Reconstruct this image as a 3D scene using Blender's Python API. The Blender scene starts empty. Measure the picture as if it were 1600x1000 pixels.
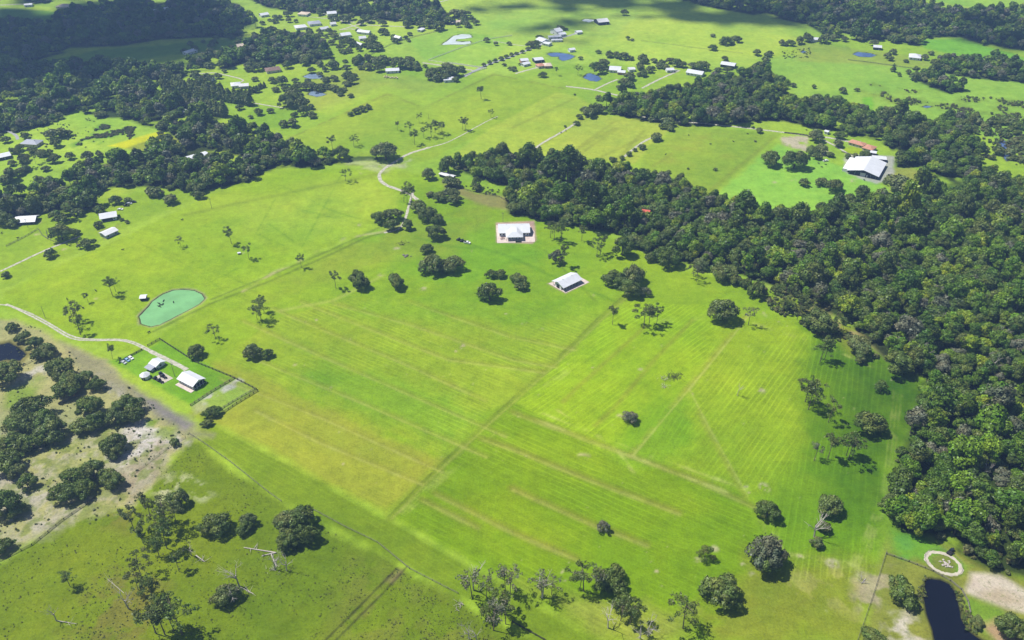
import bpy, bmesh, math, random, time
import numpy as np
from mathutils import Vector, Matrix
T0 = time.time()
random.seed(7); RNG = np.random.default_rng(7)
S = bpy.context.scene
COL = S.collection
R = math.radians
# ------------------------------------------------------------------ camera
H = 330.0
PITCH = R(34.66); F = 1319.0
CP, SP = math.cos(PITCH), math.sin(PITCH)
cd = bpy.data.cameras.new('camera'); cam = bpy.data.objects.new('camera', cd); COL.objects.link(cam)
cam.location = (0, 0, H); cam.rotation_euler = (R(90) - PITCH, 0, 0)
cd.sensor_width = 36; cd.lens = 36 * F / 1600; cd.clip_start = 1; cd.clip_end = 20000
S.camera = cam
# ------------------------------------------------------------------ world, sun, exposure
SUN_EL = 60.0; SUN_AZ = (-0.951, 0.309)
w = bpy.data.worlds.new('World'); S.world = w; w.use_nodes = True
nt = w.node_tree; bg = nt.nodes['Background']
sky = nt.nodes.new('ShaderNodeTexSky'); sky.sky_type = 'NISHITA'; sky.sun_disc = False
sky.sun_elevation = R(SUN_EL); sky.sun_rotation = math.atan2(SUN_AZ[0], SUN_AZ[1])
nt.links.new(sky.outputs[0], bg.inputs[0]); bg.inputs[1].default_value = 0.06
sv = Vector((SUN_AZ[0] * math.cos(R(SUN_EL)), SUN_AZ[1] * math.cos(R(SUN_EL)), math.sin(R(SUN_EL))))
ld = bpy.data.lights.new('sun', 'SUN'); ld.energy = 4.9; ld.angle = R(0.5); ld.color = (1, 0.955, 0.88)
sun = bpy.data.objects.new('sun', ld); COL.objects.link(sun); sun.rotation_euler = sv.to_track_quat('Z', 'Y').to_euler()
sun.location = (-600, 300, 1500)
vs = S.view_settings; vs.view_transform = 'Standard'; vs.look = 'None'; vs.gamma = 1; vs.exposure = 0.62
try: vs.use_curve_mapping = False
except Exception: pass
S.cycles.max_bounces = 5; S.cycles.diffuse_bounces = 2; S.cycles.glossy_bounces = 2
S.cycles.transmission_bounces = 2; S.cycles.transparent_max_bounces = 6; S.cycles.volume_bounces = 0
KALB = 1.0 / 1.98      # photo colour (linear) -> base colour under this sun and exposure

# ------------------------------------------------------------------ helpers
def P(px, py, z=0.0):
    """point of the plane z seen at a photograph pixel: used only to survey where things stand"""
    u = (px - 800) / F; v = (500 - py) / F
    t = (H - z) / (SP - v * CP)
    return Vector((u * t, (CP + v * SP) * t, z))
def PA(pts, z=0.0): return np.array([P(a, b, z)[:2] for a, b in pts])
def MPP(px, py):      # metres per photo pixel, across
    return H / (SP - (500 - py) / F * CP) / F
def lin(c):
    c = np.array(c[:3], float) / 255.0
    return np.where(c <= 0.04045, c / 12.92, ((c + 0.055) / 1.055) ** 2.4)
def alb(c, k=1.0):
    l = lin(c); g_ = float(np.clip((c[1] - max(c[0], c[2])) / 40.0, 0, 1))      # warm the greens only
    return tuple(np.clip(l * KALB * k * (1 + g_ * np.array([.11, -.01, -.40])), 0, 0.85))
def tag(o, label=None, cat=None, group=None, kind=None):
    if label: o['label'] = label
    if cat: o['category'] = cat
    if group: o['group'] = group
    if kind: o['kind'] = kind
    return o
def empty(name, loc, rz=0.0):
    o = bpy.data.objects.new(name, None); COL.objects.link(o); o.location = loc; o.rotation_euler = (0, 0, rz); o.empty_display_size = 1; return o
def link(name, me, parent=None, loc=None, rz=0.0):
    o = bpy.data.objects.new(name, me); COL.objects.link(o); o.parent = parent
    if loc is not None: o.location = loc
    if rz: o.rotation_euler = (0, 0, rz)
    return o
def vnoise(X, Y, scale, seed=0):
    r = np.random.default_rng(seed); G = r.random((256, 256)).astype(np.float32)
    x = X / scale; y = Y / scale
    xi = np.floor(x).astype(np.int64); yi = np.floor(y).astype(np.int64)
    fx = x - xi; fy = y - yi; fx = fx * fx * (3 - 2 * fx); fy = fy * fy * (3 - 2 * fy)
    a = G[xi & 255, yi & 255]; b = G[(xi + 1) & 255, yi & 255]; c = G[xi & 255, (yi + 1) & 255]; d = G[(xi + 1) & 255, (yi + 1) & 255]
    return (a * (1 - fx) + b * fx) * (1 - fy) + (c * (1 - fx) + d * fx) * fy
def fbm(X, Y, scale, seed=0, n=4):
    o = 0; a = 1; t = 0
    for i in range(n):
        o = o + a * vnoise(X + 31.7 * i, Y - 17.3 * i, scale / 2 ** i, seed + i); t += a; a *= 0.55
    return o / t
def segdist(X, Y, pts, closed=False):
    d2 = np.full(X.shape, 1e18); n = len(pts)
    for i in range(n if closed else n - 1):
        ax, ay = pts[i]; bx, by = pts[(i + 1) % n]
        dx, dy = bx - ax, by - ay; L = dx * dx + dy * dy + 1e-9
        t = np.clip(((X - ax) * dx + (Y - ay) * dy) / L, 0, 1)
        d2 = np.minimum(d2, (X - ax - t * dx) ** 2 + (Y - ay - t * dy) ** 2)
    return np.sqrt(d2)
def inside(X, Y, pts):
    c = np.zeros(X.shape, bool); n = len(pts)
    for i in range(n):
        ax, ay = pts[i]; bx, by = pts[(i + 1) % n]
        if ay == by: continue
        m = ((ay > Y) != (by > Y)) & (X < (bx - ax) * (Y - ay) / (by - ay) + ax)
        c ^= m
    return c
def sdist(X, Y, pts):           # negative inside
    d = segdist(X, Y, pts, True); return np.where(inside(X, Y, pts), -d, d)

# ------------------------------------------------------------------ materials
def newmat(name):
    m = bpy.data.materials.new(name); m.use_nodes = True; n = m.node_tree.nodes; n.clear()
    out = n.new('ShaderNodeOutputMaterial'); return m, m.node_tree, out
def simple(name, col, rough=0.7, metal=0.0, var=0.12, scale=0.6, spec=0.3):
    m, t, out = newmat(name); N = t.nodes; L = t.links
    b = N.new('ShaderNodeBsdfPrincipled'); b.inputs['Roughness'].default_value = rough; b.inputs['Metallic'].default_value = metal
    b.inputs['Specular IOR Level'].default_value = spec
    tc = N.new('ShaderNodeTexCoord'); nz = N.new('ShaderNodeTexNoise'); nz.inputs['Scale'].default_value = scale; nz.inputs['Detail'].default_value = 4
    L.new(tc.outputs['Object'], nz.inputs['Vector'])
    mr = N.new('ShaderNodeMapRange'); mr.inputs[1].default_value = 0.25; mr.inputs[2].default_value = 0.75
    mr.inputs[3].default_value = 1 - var; mr.inputs[4].default_value = 1 + var * 0.6; L.new(nz.outputs[0], mr.inputs[0])
    mx = N.new('ShaderNodeVectorMath'); mx.operation = 'SCALE'; mx.inputs[0].default_value = col[:3]; L.new(mr.outputs[0], mx.inputs['Scale'])
    L.new(mx.outputs[0], b.inputs['Base Color']); L.new(b.outputs[0], out.inputs[0]); return m
M = {}
M['white_roof'] = simple('white_roof', (0.52, 0.54, 0.58), 0.5, 0, 0.10, 0.3)
M['grey_roof'] = simple('grey_roof', (0.27, 0.29, 0.34), 0.6)
M['pale_roof'] = simple('pale_roof', (0.52, 0.53, 0.55), 0.55)
M['red_roof'] = simple('red_roof', (0.42, 0.21, 0.14), 0.8, 0, 0.2)
M['brown_roof'] = simple('brown_roof', (0.17, 0.11, 0.09), 0.8)
M['tan_roof'] = simple('tan_roof', (0.50, 0.42, 0.33), 0.8)
M['scarlet_roof'] = simple('scarlet_roof', (0.5, 0.09, 0.06), 0.7)
M['white_wall'] = simple('white_wall', (0.66, 0.67, 0.70), 0.7)
M['grey_wall'] = simple('grey_wall', (0.34, 0.37, 0.42), 0.7)
M['cream_wall'] = simple('cream_wall', (0.56, 0.50, 0.40), 0.8)
M['dark_wall'] = simple('dark_wall', (0.035, 0.04, 0.065), 0.7)
M['glass'] = simple('glass', (0.02, 0.03, 0.045), 0.12, 0, 0.1, 1, 0.6)
M['dark'] = simple('dark', (0.02, 0.02, 0.024), 0.6)
M['concrete'] = simple('concrete', (0.50, 0.42, 0.38), 0.85, 0, 0.22, 0.35)
M['black_wood'] = simple('black_wood', (0.035, 0.028, 0.025), 0.7, 0, 0.3, 2)
M['grey_wood'] = simple('grey_wood', (0.16, 0.15, 0.13), 0.8, 0, 0.3, 2)
M['white_wood'] = simple('white_wood', (0.6, 0.6, 0.6), 0.6)
M['bark'] = simple('bark', (0.13, 0.105, 0.085), 0.9, 0, 0.4, 1.5)
M['pine_bark'] = simple('pine_bark', (0.15, 0.115, 0.095), 0.9, 0, 0.4, 1.5)
M['dead_wood'] = simple('dead_wood', (0.40, 0.365, 0.33), 0.9, 0, 0.3, 1.5)
M['car_white'] = simple('car_white', (0.72, 0.73, 0.75), 0.25, 0, 0.03, 1, 0.6)
M['car_blue'] = simple('car_blue', (0.20, 0.34, 0.52), 0.25, 0, 0.03, 1, 0.6)
M['car_silver'] = simple('car_silver', (0.5, 0.53, 0.56), 0.25, 0.2, 0.03, 1, 0.6)
M['car_dark'] = simple('car_dark', (0.03, 0.032, 0.04), 0.25, 0, 0.05, 1, 0.6)
M['rubber'] = simple('rubber', (0.02, 0.02, 0.02), 0.9)
M['cow'] = simple('cow', (0.014, 0.012, 0.011), 0.7)
M['rock'] = simple('rock', (0.40, 0.36, 0.33), 0.9, 0, 0.3, 1.0)
M['hay'] = simple('hay', (0.55, 0.47, 0.30), 0.9)

def leaf_mat(name, cols, rand_amt=1.0, trans=0.13, gloss=0.018):
    m, t, out = newmat(name); N = t.nodes; L = t.links
    oi = N.new('ShaderNodeObjectInfo'); ramp = N.new('ShaderNodeValToRGB'); e = ramp.color_ramp.elements
    e[0].position = 0; e[0].color = (*cols[0], 1); e[1].position = 1; e[1].color = (*cols[-1], 1)
    for i, c in enumerate(cols[1:-1]):
        x = ramp.color_ramp.elements.new((i + 1) / (len(cols) - 1)); x.color = (*c, 1)
    L.new(oi.outputs['Random'], ramp.inputs[0])
    at = N.new('ShaderNodeAttribute'); at.attribute_name = 'tint'
    mx = N.new('ShaderNodeVectorMath'); mx.operation = 'MULTIPLY'; L.new(ramp.outputs[0], mx.inputs[0]); L.new(at.outputs['Vector'], mx.inputs[1])
    df = N.new('ShaderNodeBsdfDiffuse'); tr = N.new('ShaderNodeBsdfTranslucent'); gl = N.new('ShaderNodeBsdfGlossy'); gl.inputs['Roughness'].default_value = 0.45
    gl.inputs['Color'].default_value = (0.8, 0.85, 0.9, 1)
    L.new(mx.outputs[0], df.inputs[0]); L.new(mx.outputs[0], tr.inputs[0])
    m1 = N.new('ShaderNodeMixShader'); m1.inputs[0].default_value = trans; L.new(df.outputs[0], m1.inputs[1]); L.new(tr.outputs[0], m1.inputs[2])
    m2 = N.new('ShaderNodeMixShader'); m2.inputs[0].default_value = gloss; L.new(m1.outputs[0], m2.inputs[1]); L.new(gl.outputs[0], m2.inputs[2])
    L.new(m2.outputs[0], out.inputs[0]); return m
M['oak_leaf'] = leaf_mat('oak_leaf', [(0.087, 0.127, 0.019), (0.121, 0.161, 0.035), (0.095, 0.147, 0.019), (0.145, 0.178, 0.055), (0.092, 0.134, 0.022)])
M['wood_leaf'] = leaf_mat('wood_leaf', [(0.054, 0.110, 0.008), (0.096, 0.186, 0.011), (0.107, 0.148, 0.030), (0.046, 0.093, 0.008), (0.147, 0.261, 0.013), (0.060, 0.093, 0.015), (0.085, 0.171, 0.009), (0.131, 0.226, 0.012), (0.216, 0.293, 0.016), (0.061, 0.118, 0.011), (0.103, 0.150, 0.020)])
M['pine_leaf'] = leaf_mat('pine_leaf', [(0.101, 0.169, 0.030), (0.131, 0.185, 0.039), (0.122, 0.152, 0.046), (0.141, 0.205, 0.035)], trans=0.3)
M['lime_leaf'] = leaf_mat('lime_leaf', [(0.11, 0.17, 0.03), (0.14, 0.18, 0.035), (0.09, 0.17, 0.025)], trans=0.3)
M['grey_leaf'] = leaf_mat('grey_leaf', [(0.135, 0.155, 0.089), (0.153, 0.160, 0.102), (0.108, 0.130, 0.068)], trans=0.15)
M['shrub_leaf'] = leaf_mat('shrub_leaf', [(0.07, 0.11, 0.022), (0.11, 0.15, 0.03), (0.12, 0.12, 0.05), (0.08, 0.12, 0.025)])

def water_mat(name, col, rough=0.06, gl=0.5):
    m, t, out = newmat(name); N = t.nodes; L = t.links
    b = N.new('ShaderNodeBsdfPrincipled'); b.inputs['Roughness'].default_value = rough; b.inputs['IOR'].default_value = 1.33
    b.inputs['Specular IOR Level'].default_value = gl
    tc = N.new('ShaderNodeTexCoord'); nz = N.new('ShaderNodeTexNoise'); nz.inputs['Scale'].default_value = 0.07; nz.inputs['Detail'].default_value = 5; nz.inputs['Roughness'].default_value = 0.65
    L.new(tc.outputs['Object'], nz.inputs['Vector'])
    mr = N.new('ShaderNodeMapRange'); mr.inputs[1].default_value = 0.3; mr.inputs[2].default_value = 0.7; mr.inputs[3].default_value = 0.82; mr.inputs[4].default_value = 1.12; L.new(nz.outputs[0], mr.inputs[0])
    mx = N.new('ShaderNodeVectorMath'); mx.operation = 'SCALE'; mx.inputs[0].default_value = col; L.new(mr.outputs[0], mx.inputs['Scale'])
    L.new(mx.outputs[0], b.inputs['Base Color'])
    n2 = N.new('ShaderNodeTexNoise'); n2.inputs['Scale'].default_value = 1.5; L.new(tc.outputs['Object'], n2.inputs['Vector'])
    bp = N.new('ShaderNodeBump'); bp.inputs['Strength'].default_value = 0.05; L.new(n2.outputs[0], bp.inputs['Height']); L.new(bp.outputs[0], b.inputs['Normal'])
    L.new(b.outputs[0], out.inputs[0]); return m
M['green_water'] = water_mat('green_water', (0.15, 0.34, 0.135), 0.3, .3)
M['dark_water'] = water_mat('dark_water', (0.004, 0.005, 0.011), 0.04)
M['blue_water'] = water_mat('blue_water', (0.07, 0.12, 0.25), 0.06, 0.6)
M['grey_water'] = water_mat('grey_water', (0.16, 0.22, 0.30), 0.1, 0.6)
M['skywhite_water'] = water_mat('skywhite_water', (0.46, 0.52, 0.50), 0.25)  # white sky reflection on these ponds is painted into the base colour

# ------------------------------------------------------------------ ground colours, painted over the land in metres
YN = [P(800, py)[1] for py in np.arange(1080, -60, -1.75)]
Ys = np.concatenate([np.linspace(-120, YN[0] - 8, 14), np.array(YN), YN[-1] * np.geomspace(1.03, 8, 26)])
ts = np.concatenate([-np.geomspace(9, 1.06, 12), np.linspace(-1, 1, 900), np.geomspace(1.06, 9, 12)])
TY, TT = np.meshgrid(Ys, ts, indexing='ij')
X = TT * (TY * CP + H * SP) * 0.68; Y = TY.copy()
nr, nc = X.shape
X = X.ravel(); Y = Y.ravel()
n_all = X.size
def A(c): return np.array(alb(c), np.float32)
C = np.tile(A((158, 202, 76)), (n_all, 1)).astype(np.float32)
MOW = np.zeros((n_all, 3), np.float32); ROUGH = np.full(n_all, 0.25, np.float32); SAND = np.zeros(n_all, np.float32); Z = np.zeros(n_all, np.float32)
wob1 = fbm(X, Y, 30, 11) - 0.5; wob2 = fbm(X, Y, 9, 21, 3) - 0.5; wob3 = fbm(X, Y, 4, 33, 2) - 0.5
big = fbm(X, Y, 150, 5); big2 = fbm(X, Y, 60, 55)
def near(pts, m):
    a = pts.min(0) - m; b = pts.max(0) + m
    return np.nonzero((X > a[0]) & (X < b[0]) & (Y > a[1]) & (Y < b[1]))[0]
def mixc(idx, wgt, col): C[idx] += (A(col)[None] - C[idx]) * wgt[:, None].astype(np.float32)
def poly(px, col, feather=3.0, wob=3.0, k=1.0, rough=None, mow=None, sand=None, patch=None):
    pts = PA(px); idx = near(pts, feather + wob + 5)
    if not len(idx): return
    sd = sdist(X[idx], Y[idx], pts) + (wob1[idx] * 2 + wob2[idx]) * wob * 1.6
    wg = np.clip(0.5 - sd / feather, 0, 1) * k
    if patch: wg = wg * np.clip((fbm(X[idx], Y[idx], patch[0], patch[2], 4) - patch[1]) * 7 + 0.5, 0, 1)
    mixc(idx, wg, col)
    if rough is not None: ROUGH[idx] += (rough - ROUGH[idx]) * wg
    if sand is not None: SAND[idx] += (sand - SAND[idx]) * wg
    if mow is not None:
        (ax, ay), (bx, by), amp = mow
        d = P(bx, by) - P(ax, ay); d.normalize(); o = P(ax, ay); on = wg > 0.5; j = idx[on]
        dx = X[j] - o.x; dy = Y[j] - o.y
        MOW[j, 0] = dx * -d.y + dy * d.x; MOW[j, 1] = dx * d.x + dy * d.y; MOW[j, 2] = amp
def line(px, wid, col, k=0.6, feather=None, wob=0.6, nomow=True, brk=0.0):
    pts = PA(px); feather = feather or wid * 0.7; idx = near(pts, wid + feather + 2)
    if not len(idx): return
    d = segdist(X[idx], Y[idx], pts) + wob2[idx] * wob * 2
    wg = np.clip((wid / 2 + feather / 2 - d) / feather, 0, 1) * k
    if brk: wg = wg * np.clip((fbm(X[idx], Y[idx], 12, 77, 3) - brk) * 6 + 0.5, 0, 1)
    mixc(idx, wg, col)
    if nomow: MOW[idx, 2] *= 1 - np.clip(wg * 1.2, 0, 1)
def blob(cx, cy, rx, col, k=0.7, asp=1.0, feather=0.6, brk=0.42, sand=0.0):   # rx in photo pixels across
    c = P(cx, cy); r = rx * MPP(cx, cy); idx = np.nonzero((abs(X - c.x) < r * 2) & (abs(Y - c.y) < r * 2 * max(asp, 1)))[0]
    if not len(idx): return
    d = np.sqrt(((X[idx] - c.x) / r) ** 2 + ((Y[idx] - c.y) / (r * asp)) ** 2) + wob2[idx] * 0.9 + wob3[idx] * 0.5
    wg = np.clip((1 - d) / feather, 0, 1) * k * np.clip((fbm(X[idx], Y[idx], 3.2, 91, 3) - brk - .03) * 8 + 0.5, 0, 1)
    mixc(idx, wg, col); SAND[idx] = np.maximum(SAND[idx], wg * sand)

# far country
poly([(-200, -60), (1900, -60), (1900, 60), (-200, 60)], (165, 208, 92), 30, 10)
poly([(640, -20), (1260, 20), (1210, 80), (1180, 110), (900, 100), (780, 120), (560, 75)], (174, 216, 98), 8, 3)
poly([(700, 30), (1000, 20), (1100, 60), (820, 70)], (188, 214, 100), 20, 10, 0.6, patch=(60, .5, 3))
poly([(1180, 90), (1330, 85), (1440, 110), (1600, 130), (1700, 260), (1500, 200), (1240, 150)], (150, 202, 92), 10, 4)
poly([(1240, 62), (1440, 90), (1480, 108), (1400, 105), (1250, 95)], (160, 186, 84), 10, 6, 0.8)
poly([(1340, 130), (1500, 150), (1600, 160), (1620, 190), (1430, 170), (1350, 150)], (128, 160, 66), 14, 10, 0.7, rough=1.0, patch=(25, .45, 6))
poly([(540, 110), (640, 118), (700, 135), (650, 150), (600, 135), (500, 170), (470, 150)], (158, 188, 84), 14, 8, 0.7)
poly([(640, 70), (760, 60), (800, 90), (700, 108), (600, 90)], (172, 212, 96), 8, 4)
poly([(800, 130), (900, 150), (950, 180), (900, 230), (860, 250), (700, 245), (760, 205)], (178, 208, 80), 5, 2)
poly([(960, 182), (1060, 192), (990, 255), (860, 240), (905, 185)], (172, 200, 82), 4, 2, rough=.4)
poly([(1060, 195), (1215, 210), (1115, 305), (1000, 268), (1010, 230)], (148, 188, 72), 4, 2, rough=.5)
poly([(1080, 210), (1180, 215), (1120, 270), (1020, 250)], (160, 178, 66), 20, 10, 0.6, patch=(30, .5, 8))
poly([(1215, 225), (1330, 265), (1400, 300), (1300, 330), (1190, 345), (1115, 305)], (152, 214, 98), 5, 2)
poly([(0, 205), (75, 190), (120, 168), (190, 178), (255, 200), (230, 235), (120, 262), (90, 290), (0, 300)], (160, 208, 84), 5, 3)
poly([(170, 228), (258, 202), (256, 212), (200, 232)], (212, 224, 30), 3, 1)
poly([(120, 225), (160, 195), (205, 200), (180, 215), (130, 230)], (80, 150, 62), 8, 5, .8, rough=1, patch=(14, .42, 4))
poly([(200, 232), (255, 210), (300, 222), (240, 240)], (160, 182, 70), 4, 2)
poly([(235, 140), (300, 150), (395, 165), (520, 180), (600, 140), (560, 180), (450, 215), (400, 200), (330, 180)], (150, 198, 72), 6, 3)
poly([(250, 70), (390, 58), (400, 75), (300, 82), (180, 100), (60, 98), (160, 78)], (120, 172, 62), 8, 4)
poly([(0, 300), (60, 298), (150, 310), (260, 300), (420, 262), (200, 355), (0, 455)], (146, 190, 60), 6, 3)
# property
poly([(452, 218), (605, 143), (662, 168), (770, 115), (880, 137), (750, 210), (672, 250), (600, 262), (535, 255), (520, 235)], (154, 194, 68), 4, 1)
poly([(0, 458), (420, 264), (600, 262), (740, 290), (700, 320), (600, 352), (480, 400), (330, 468), (240, 515), (240, 560), (120, 530), (0, 480)], (150, 194, 50), 4, 2, rough=.55)
poly([(300, 330), (600, 270), (640, 320), (480, 390)], (182, 212, 72), 45, 14, .85, rough=.5)
poly([(640, 290), (800, 300), (1050, 415), (1200, 450), (1380, 540), (1440, 600), (1380, 760), (1340, 1000), (950, 1010), (800, 905), (600, 800), (300, 640), (230, 535), (330, 470), (480, 402), (600, 355)], (142, 186, 48), 5, 2)
poly([(700, 330), (850, 390), (840, 410), (720, 440), (600, 420), (560, 380), (640, 350)], (130, 188, 50), 20, 10, .7)
poly([(600, 352), (760, 310), (800, 330), (700, 400), (560, 420), (420, 470), (300, 530), (340, 475)], (148, 176, 60), 18, 12, .75, patch=(40, .42, 17))
mowA = ((400, 585), (695, 715), .3)
poly([(430, 500), (550, 465), (900, 480), (935, 500), (800, 627), (760, 640), (695, 716), (400, 585), (345, 565)], (150, 186, 56), 4, 2, mow=((420, 492), (790, 640), .75))
poly([(540, 470), (930, 470), (900, 515), (560, 490)], (136, 186, 46), 14, 8, .6, mow=((640, 470), (860, 560), .6))
poly([(335, 568), (400, 585), (695, 718), (604, 802), (300, 645)], (160, 178, 60), 6, 3, mow=mowA)
poly([(450, 590), (560, 640), (695, 705), (752, 652), (640, 590), (500, 560)], (124, 178, 50), 12, 6, .6)
poly([(800, 628), (1170, 770), (1190, 870), (1100, 990), (950, 1010), (610, 805), (720, 700)], (124, 168, 28), 4, 2, mow=((940, 750), (1160, 845), .8))
poly([(780, 660), (960, 700), (1100, 790), (900, 760), (740, 700)], (142, 182, 42), 18, 10, .5, patch=(35, .45, 19))
poly([(700, 760), (900, 830), (880, 900), (700, 820)], (150, 184, 42), 22, 10, .5, patch=(30, .45, 22))
poly([(980, 470), (1130, 480), (1150, 520), (1000, 740), (805, 628), (890, 550)], (148, 192, 42), 4, 2, mow=((1130, 500), (870, 690), 1.0))
poly([(1130, 490), (1270, 520), (1260, 700), (1200, 770), (1100, 760), (1000, 700), (1080, 600)], (148, 186, 46), 8, 3, mow=((1240, 540), (1120, 700), 1.0))
poly([(1000, 640), (1075, 620), (1090, 700), (1040, 730), (950, 720)], (130, 182, 42), 10, 5, .8, mow=((1060, 640), (1000, 740), .9))
poly([(1260, 510), (1380, 560), (1440, 600), (1400, 720), (1380, 800), (1350, 900), (1220, 900), (1190, 780), (1260, 700)], (116, 164, 34), 16, 4, mow=((1262, 540), (1208, 800), 1.0))
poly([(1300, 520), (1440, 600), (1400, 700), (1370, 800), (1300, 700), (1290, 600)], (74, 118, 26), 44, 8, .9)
poly([(1210, 560), (1300, 600), (1260, 780), (1180, 740), (1200, 640)], (150, 186, 44), 20, 8, .4, patch=(30, .4, 29))
poly([(1160, 870), (1360, 880), (1340, 1010), (1060, 1010)], (152, 160, 54), 20, 10, .8, patch=(25, .4, 41), rough=.6)
poly([(1250, 870), (1350, 900), (1340, 960), (1240, 930)], (186, 182, 100), 8, 8, .5, patch=(6, .55, 43), sand=.5)
poly([(800, 905), (900, 925), (1080, 950), (1080, 1020), (950, 1020)], (160, 176, 76), 14, 8, .8, rough=.9)
# lower left pasture and strip outside the fence
poly([(210, 790), (300, 683), (420, 772), (640, 892), (760, 962), (860, 1010), (950, 1100), (-100, 1100), (-100, 940), (0, 880), (100, 812)], (114, 146, 36), 5, 3, rough=.9)
poly([(0, 880), (200, 790), (350, 780), (420, 900), (300, 1040), (-50, 1040)], (130, 156, 36), 30, 14, .65, patch=(35, .42, 51), rough=.9)
poly([(120, 930), (230, 880), (260, 1000), (100, 1010)], (140, 130, 66), 16, 10, .6, patch=(12, .5, 52), rough=1)
poly([(160, 790), (215, 790), (200, 830), (160, 820)], (140, 130, 66), 10, 8, .5, patch=(9, .5, 53), rough=1)
poly([(540, 860), (700, 940), (780, 1020), (480, 1020)], (126, 140, 56), 20, 10, .65, patch=(14, .45, 57), rough=1)
poly([(300, 680), (318, 652), (600, 808), (780, 908), (960, 1012), (860, 1012), (640, 890), (420, 770)], (124, 160, 42), 4, 2, mow=((400, 740), (640, 880), .5))
poly([(222, 752), (300, 745), (320, 775), (240, 790)], (205, 215, 180), 8, 6, .75, patch=(5, .56, 60), sand=.4)
# sandy homestead land on the left
poly([(-60, 500), (30, 495), (170, 570), (230, 620), (300, 680), (210, 790), (100, 812), (0, 880), (-80, 920)], (180, 184, 124), 5, 3, rough=1.0)
poly([(150, 640), (200, 720), (140, 760), (60, 740), (80, 700)], (182, 188, 116), 15, 10, .8, rough=1, sand=.4)
poly([(155, 588), (190, 600), (225, 630), (235, 665), (300, 690), (250, 700), (190, 735), (185, 690), (225, 650), (180, 622)], (232, 226, 220), 6, 6, .95, patch=(9, .40, 61), sand=1)
poly([(0, 730), (60, 760), (120, 770), (60, 830), (0, 860)], (206, 200, 180), 10, 8, .9, patch=(10, .50, 63), sand=.8)
poly([(190, 735), (250, 690), (270, 700), (205, 790)], (178, 168, 138), 6, 4, .9, sand=.5)
poly([(90, 530), (150, 560), (300, 660), (330, 680), (295, 690), (215, 640), (130, 585)], (160, 158, 122), 6, 4, .8, sand=.6)
poly([(210, 612), (245, 628), (300, 662), (290, 672), (235, 640)], (146, 142, 140), 4, 2, .9, sand=.5)
poly([(5, 600), (45, 580), (70, 570), (60, 600), (20, 620)], (218, 214, 196), 5, 5, .9, patch=(9, .42, 66), sand=.9)
poly([(0, 640), (290, 690), (210, 790), (100, 812), (0, 880)], (196, 192, 160), 10, 6, .7, patch=(4, .52, 160), sand=.7)
poly([(0, 640), (290, 690), (210, 790), (100, 812), (0, 880)], (128, 150, 74), 10, 6, .7, patch=(5, .56, 170))
poly([(0, 610), (60, 590), (75, 630), (0, 645)], (126, 168, 60), 6, 4, .8)
poly([(100, 600), (125, 600), (125, 622), (105, 622)], (190, 150, 110), 3, 2, .9, sand=.6)
poly([(228, 655), (250, 655), (240, 668), (228, 667)], (120, 160, 50), 3, 2, .9)
poly([(250, 665), (275, 665), (270, 685), (245, 680)], (140, 170, 70), 4, 3, .8)
poly([(310, 628), (365, 592), (400, 610), (345, 648)], (150, 190, 96), 3, 1, .9, rough=.5)
poly([(308, 625), (372, 592), (378, 596), (318, 632)], (205, 205, 196), 2, 2, .9, patch=(6, .4, 68), sand=.8)
poly([(296, 634), (318, 622), (324, 640), (308, 645)], (190, 200, 150), 3, 2, .7, sand=.8)
poly([(240, 540), (252, 532), (365, 592), (300, 634), (170, 565), (215, 550)], (112, 178, 46), 3, 1, .8)
# bottom right farm
poly([(1395, 832), (1460, 838), (1530, 880), (1620, 915), (1700, 1100), (1330, 1100), (1380, 865)], (146, 158, 68), 4, 2, rough=.6)
poly([(1395, 830), (1440, 835), (1470, 850), (1520, 885), (1500, 900), (1450, 880), (1392, 862)], (112, 178, 66), 4, 3, .9)
poly([(1400, 838), (1425, 840), (1430, 870), (1410, 868)], (110, 186, 110), 4, 3, .45, patch=(4, .45, 33))
poly([(1515, 893), (1560, 898), (1600, 920), (1640, 940), (1640, 965), (1600, 958), (1510, 925)], (222, 212, 190), 3, 1.5, 1, sand=.8)
poly([(1560, 925), (1600, 935), (1600, 950), (1540, 930)], (192, 172, 134), 8, 5, .6, sand=.8)
poly([(1380, 960), (1420, 955), (1450, 985), (1450, 1010), (1390, 1010)], (224, 216, 196), 6, 5, .9, patch=(8, .44, 71), sand=.8)
poly([(1355, 900), (1385, 895), (1375, 945), (1350, 950)], (196, 184, 150), 8, 6, .8, patch=(7, .45, 72), sand=.6)
poly([(1510, 935), (1560, 955), (1590, 1010), (1550, 1010), (1515, 970)], (120, 172, 66), 5, 3, .8)
poly([(1540, 980), (1570, 975), (1600, 1000), (1560, 1005)], (210, 170, 140), 4, 3, .8, sand=.6)
poly([(1450, 868), (1480, 860), (1500, 880), (1492, 898), (1462, 893)], (128, 142, 66), 3, 2, .9, rough=1)
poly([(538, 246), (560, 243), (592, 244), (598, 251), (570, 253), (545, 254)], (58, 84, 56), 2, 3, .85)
poly([(560, 256), (600, 254), (640, 250), (630, 262), (580, 264)], (206, 214, 180), 4, 5, .7, patch=(5, .53, 181), sand=.5)
poly([(1000, 20), (1250, 60), (1200, 90), (960, 60)], (178, 216, 90), 8, 4, .6)
poly([(800, 5), (1000, 20), (960, 60), (760, 45)], (164, 212, 104), 8, 4, .5)
poly([(640, 60), (700, 45), (800, 62), (760, 105), (660, 94)], (150, 206, 92), 5, 3, .6)
poly([(480, 120), (560, 104), (600, 112), (540, 150), (480, 170)], (164, 190, 76), 12, 6, .7)
poly([(400, 165), (470, 172), (450, 210), (380, 190)], (132, 186, 62), 8, 4, .7)
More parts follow.
